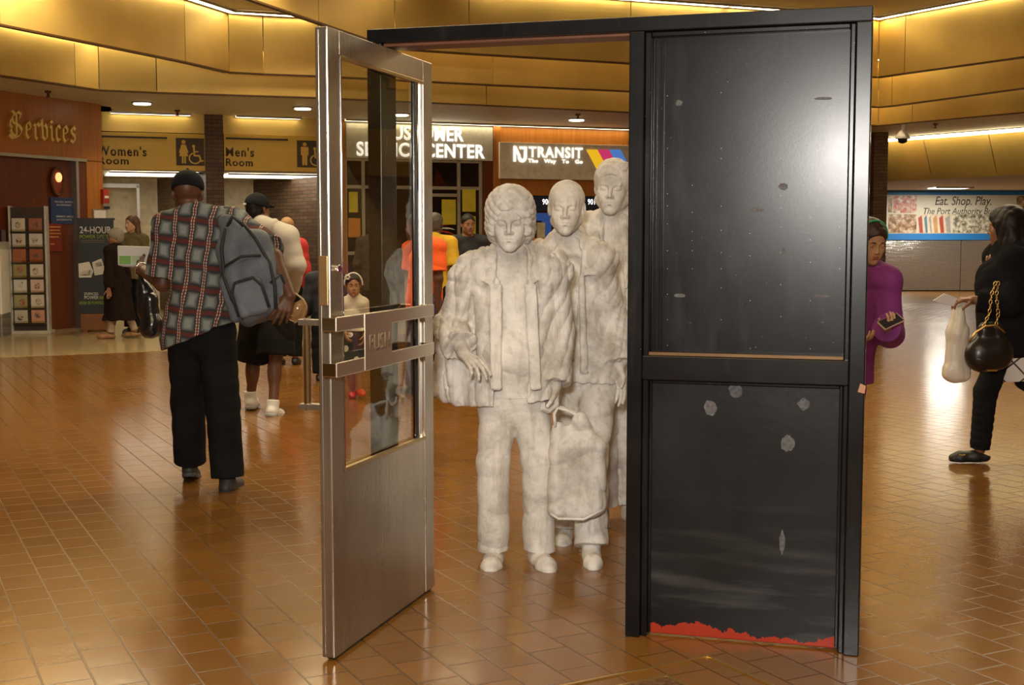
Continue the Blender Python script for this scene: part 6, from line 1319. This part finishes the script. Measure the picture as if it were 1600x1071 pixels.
m = MB(); m.tube([L(.090*math.cos(a), -.015, .020+.108*math.sin(a)) for a in [math.radians(x) for x in range(0, 181, 10)]], .006, 8); m.build('head_band', mat('green_band', (.03, .38, .14), .5), r, smooth=True)
PUR = mat('purple_cloth', (.20, .025, .175), .8, var=.12)
v = Vol(.005, .02); J = f.J; f.torso(v, .030); f.arms(v, .026, 1.80, .022); zz_ = hem_z(1350, 598, 6.8); v.cone(J['pel']+V3(0, 0, .10), V3(J['pel'][0], J['pel'][1], zz_), .145, .165, k=.03, q=1.25, n=f.f); v.cut((0, 0, zz_), (0, 0, -1))
v.cone(J['nk']+V3(-.06, -.03, .0), J['nk']+V3(.085, -.04, -.035), .05, .035, k=.03, q=1.6, n=(0, -.5, 1)); v.cone(J['nk'], J['nk']+V3(0, 0, .03), .07, .075, k=.02); v.cut(J['nk']+V3(0, 0, .045), nrm(V3(0, -.5, 1)))
v.disp(folds(.007, [(30, 12, 12, 1.4, 2), (12, 8, 40, 1.6, 4)]), .02); skin_mesh('jacket', v, PUR, r, f.base)
trouser(f, .006, PUR, r); shoes(f, .005, BLACK, r, ((0, -1), (.1, -1)), s=.85)
pp = at(1392, 503, 6.50); ph = empty('phone', pp, math.radians(25), 'phone with pale case held in the purple-jacketed girl\'s hand', 'phone')
ph.rotation_euler = (math.radians(35), math.radians(-22), math.radians(15))
MB().box(-.062, .062, -.034, .034, -.005, .005).build('case', mat('phone_case', (.35, .25, .18), .4), ph, .003); MB().box(-.055, .055, -.030, .030, .005, .0065).build('screen', mat('phone_screen', (.02, .02, .025), .08), ph)
# --- woman in black at the right edge
f = Fig(8.0, j(hd=(1572, 354, 0), nk=(1576, 386, 0), sl=(1562, 405, .14), sr=(1588, 405, -.14), el=(1558, 462, .16), wl=(1552, 432, .0), er=(1580, 476, -.20), wr=(1520, 469, -.14), hl=(1568, 520, .08), hr=(1580, 520, -.06), kl=(1602, 590, .10), kr=(1540, 612, -.06), al=(1650, 640, .16), ar=(1531, 702, -.04)), face=-90, g=.98, hs=1.0, hyaw=-125, hpitch=5)
r = sroot(f, 'person', 'woman in black with long black hair striding left at the right edge of the hall', 'person')
f.skin('body', .005, SK_BROWN, r, hands={'r': dict(d=(-1, -.1, .05), nrm_=(.1, .2, -1), thumb=(0, -.8, .3), curl=.7), 'l': dict(d=(-.2, -.2, .9), nrm_=(.4, .8, 0), thumb=(-1, 0, 0), curl=.8)}, female=True)
def lhair(v, L, R, hs):
    for sx in (-1, 0, 1):
        v.cone(L(sx*.055, .035, .03), L(sx*.080, .060, -.20), .055, .062, k=.03); v.cone(L(sx*.080, .060, -.20), L(sx*.07, .085, -.34), .060, .030, k=.03)
    v.cone(L(.062, -.02, .02), L(.075, .0, -.17), .030, .026, k=.03); v.cone(L(-.062, -.02, .02), L(-.075, .0, -.17), .030, .026, k=.03)
f.hair(r, HAIR_B, .005, 'long', extra=lhair, thick=.016)
BC = mat('black_coat', (.008, .008, .010), .9, spec=.1)
v = Vol(.006, .03); J = f.J; f.torso(v, .045); f.arms(v, .026, 1.86, .014); zz_ = hem_z(1575, 526, 8.0); v.cone(J['pel']+V3(.02, 0, .1), V3(J['pel'][0]+.03, J['pel'][1], zz_), .19, .20, k=.04); v.cone(J['ch']+V3(-.03, -.02, -.05), J['pel']+V3(.0, -.02, .08), .17, .19, k=.04); v.cut((0, 0, zz_), (-.1, 0, -1)); v.cut(J['nk']+V3(0, 0, .04), (0, 0, 1))
v.disp(folds(.008, [(24, 12, 22, 1.6, 2), (12, 30, 30, 1.6, 4)]), .02); skin_mesh('coat', v, BC, r, f.base)
v = Vol(.006, .03); zz2 = hem_z(1585, 604, 8.0); v.cone(J['pel']+V3(.02, 0, 0), V3(J['pel'][0]+.07, J['pel'][1], zz2), .17, .20, k=.04, q=1.15, n=(0, 1, 0)); v.cut((J['pel'][0], 0, zz2+.05), nrm(V3(.15, 0, -1))); v.cut((0, 0, zz_+.03), (0, 0, 1)); v.disp(folds(.012, [(34, 22, 6, 1.4, 2)]), .02)
WP = NB('white_line_print'); tc_ = WP.coord(rot=(0, math.radians(42), 0)); sp = WP.n('ShaderNodeSeparateXYZ'); WP.lk(tc_, sp.inputs[0])
l1_ = WP.math('LESS_THAN', WP.math('FRACT', WP.math('MULTIPLY', sp.outputs[0], 9)), .09); l2_ = WP.math('LESS_THAN', WP.math('FRACT', WP.math('MULTIPLY', sp.outputs[2], 9)), .09)
WP.set(col=WP.mix(WP.math('MAXIMUM', l1_, l2_), (.60, .56, .52), (.05, .04, .05)), rough=.8); skin_mesh('tunic', v, WP.m, r, f.base)
v = Vol(.005, .02); f.legs(v, .014, 1.985, 0, seat=True); v.disp(folds(.0025, [(6, 4, 120, .8, 2)]), .01); skin_mesh('leggings', v, BLK_CLOTH, r, f.base)
shoes(f, .004, mat('black_flat', (.012, .011, .011), .5), r, ((-1, -.1), (-1, .1)), (40, 0), kind='flat', s=.97)
m = MB(); p_ = Vector(f.J['ar']-f.base)+Vector((-.12, -.03, -.035)); m.tube([p_+Vector((-.018, 0, .004)), p_, p_+Vector((.018, 0, .004))], .006, 6); m.build('shoe_bow', mat('gold_bow', (.5, .32, .12), .4, .5), r)
# her papers, white bag and handbag
pp = at(1478, 470, 7.80); pa = empty('paper_slip', pp, 0, 'folded white papers in the hand of the woman in black', 'paper')
a, b, c_, d_ = [at(x, y, 7.8)-pp for x, y in ((1458, 470), (1490, 479), (1496, 466), (1476, 459))]; e_ = Vector((0, .012, 0)); MB().hexa([a, b, b+e_, a+e_], [d_, c_, c_+e_, d_+e_]).build('sheets', mat('paper_white', (.6, .57, .55), .6, var=.04), pa)
pw = at(1494, 600, 7.85); wb = empty('plastic_bag', pw, 0, 'white plastic carrier bag hanging from the hand of the woman in black', 'bag')
WB = NB('white_polythene'); WB.set(col=(.74, .68, .57), rough=.35, trans=.15); 
v = Vol(.005, .03); v.cone(at(1497, 486, 7.85), at(1496, 520, 7.85), .035, .062, k=.03); v.cone(at(1496, 520, 7.85), at(1494, 580, 7.85), .064, .074, k=.03, q=1.3, n=(0, 1, 0)); v.box(at(1494, 582, 7.85), (.078, .05, .045), rotm(0, 0, 3), .03)
v.disp(folds(.007, [(60, 30, 3, 1.2, .4), (90, -20, -8, 1.4, 2)]), .02); skin_mesh('bag_body', v, WB.m, wb, pw)
m = MB(); m.tube([at(1492, 492, 7.84)-pw, at(1496, 474, 7.83)-pw, at(1502, 470, 7.85)-pw, at(1502, 492, 7.86)-pw], .006, 8); m.build('handle', WB.m, wb, smooth=True)
pg = at(1543, 585, 7.68); hb = empty('handbag', pg, 0, 'black leather handbag with gold chain straps worn by the woman in black', 'handbag')
LE = mat('black_leather', (.012, .010, .009), .3, var=.3); GC = mat('chain_gold', (.6, .42, .14), .25, .9)
v = Vol(.005, .03); v.cone(at(1535, 555, 7.68), at(1556, 552, 7.68), .105, .105, k=.03, q=1.5, n=(0, 1, 0)); v.cone(at(1540, 515, 7.68), at(1556, 515, 7.68), .045, .045, k=.06, q=1.3, n=(0, 1, 0)); v.disp(folds(.006, [(30, 20, 20, 1.8, 2)]), .02); skin_mesh('bag_body', v, LE, hb, pg)
m = MB(); m.tube([at(x, y, 7.60)-pg for x, y in ((1514, 535), (1524, 520), (1540, 510), (1556, 508), (1570, 520))], .007, 8); m.build('gold_trim', GC, hb, smooth=True)
for k_, pts in enumerate((((1536, 512), (1546, 490), (1549, 462), (1556, 440)), ((1556, 510), (1560, 490), (1557, 462), (1560, 440)))):
    P_ = [at(x, y, 7.62)-pg for x, y in pts]; m = MB()
    for a, b in zip(P_[:-1], P_[1:]):
        nL = max(3, int((b-a).length/.022))
        for i in range(nL):
            c0 = a.lerp(b, (i+.5)/nL); ax2 = (b-a).normalized(); s2 = Vector((0, 1, 0)) if i % 2 else Vector((1, 0, 0)); m.tube([c0+ax2*.014*math.cos(t)+s2*.009*math.sin(t) for t in [q_*math.pi/4 for q_ in range(9)]], .0032, 5)
    m.build('chain_strap', GC, hb, smooth=True)
m = MB(); m.box(-.03, .03, -.075, -.062, .025, .035); m.build('gold_plate', GC, hb)
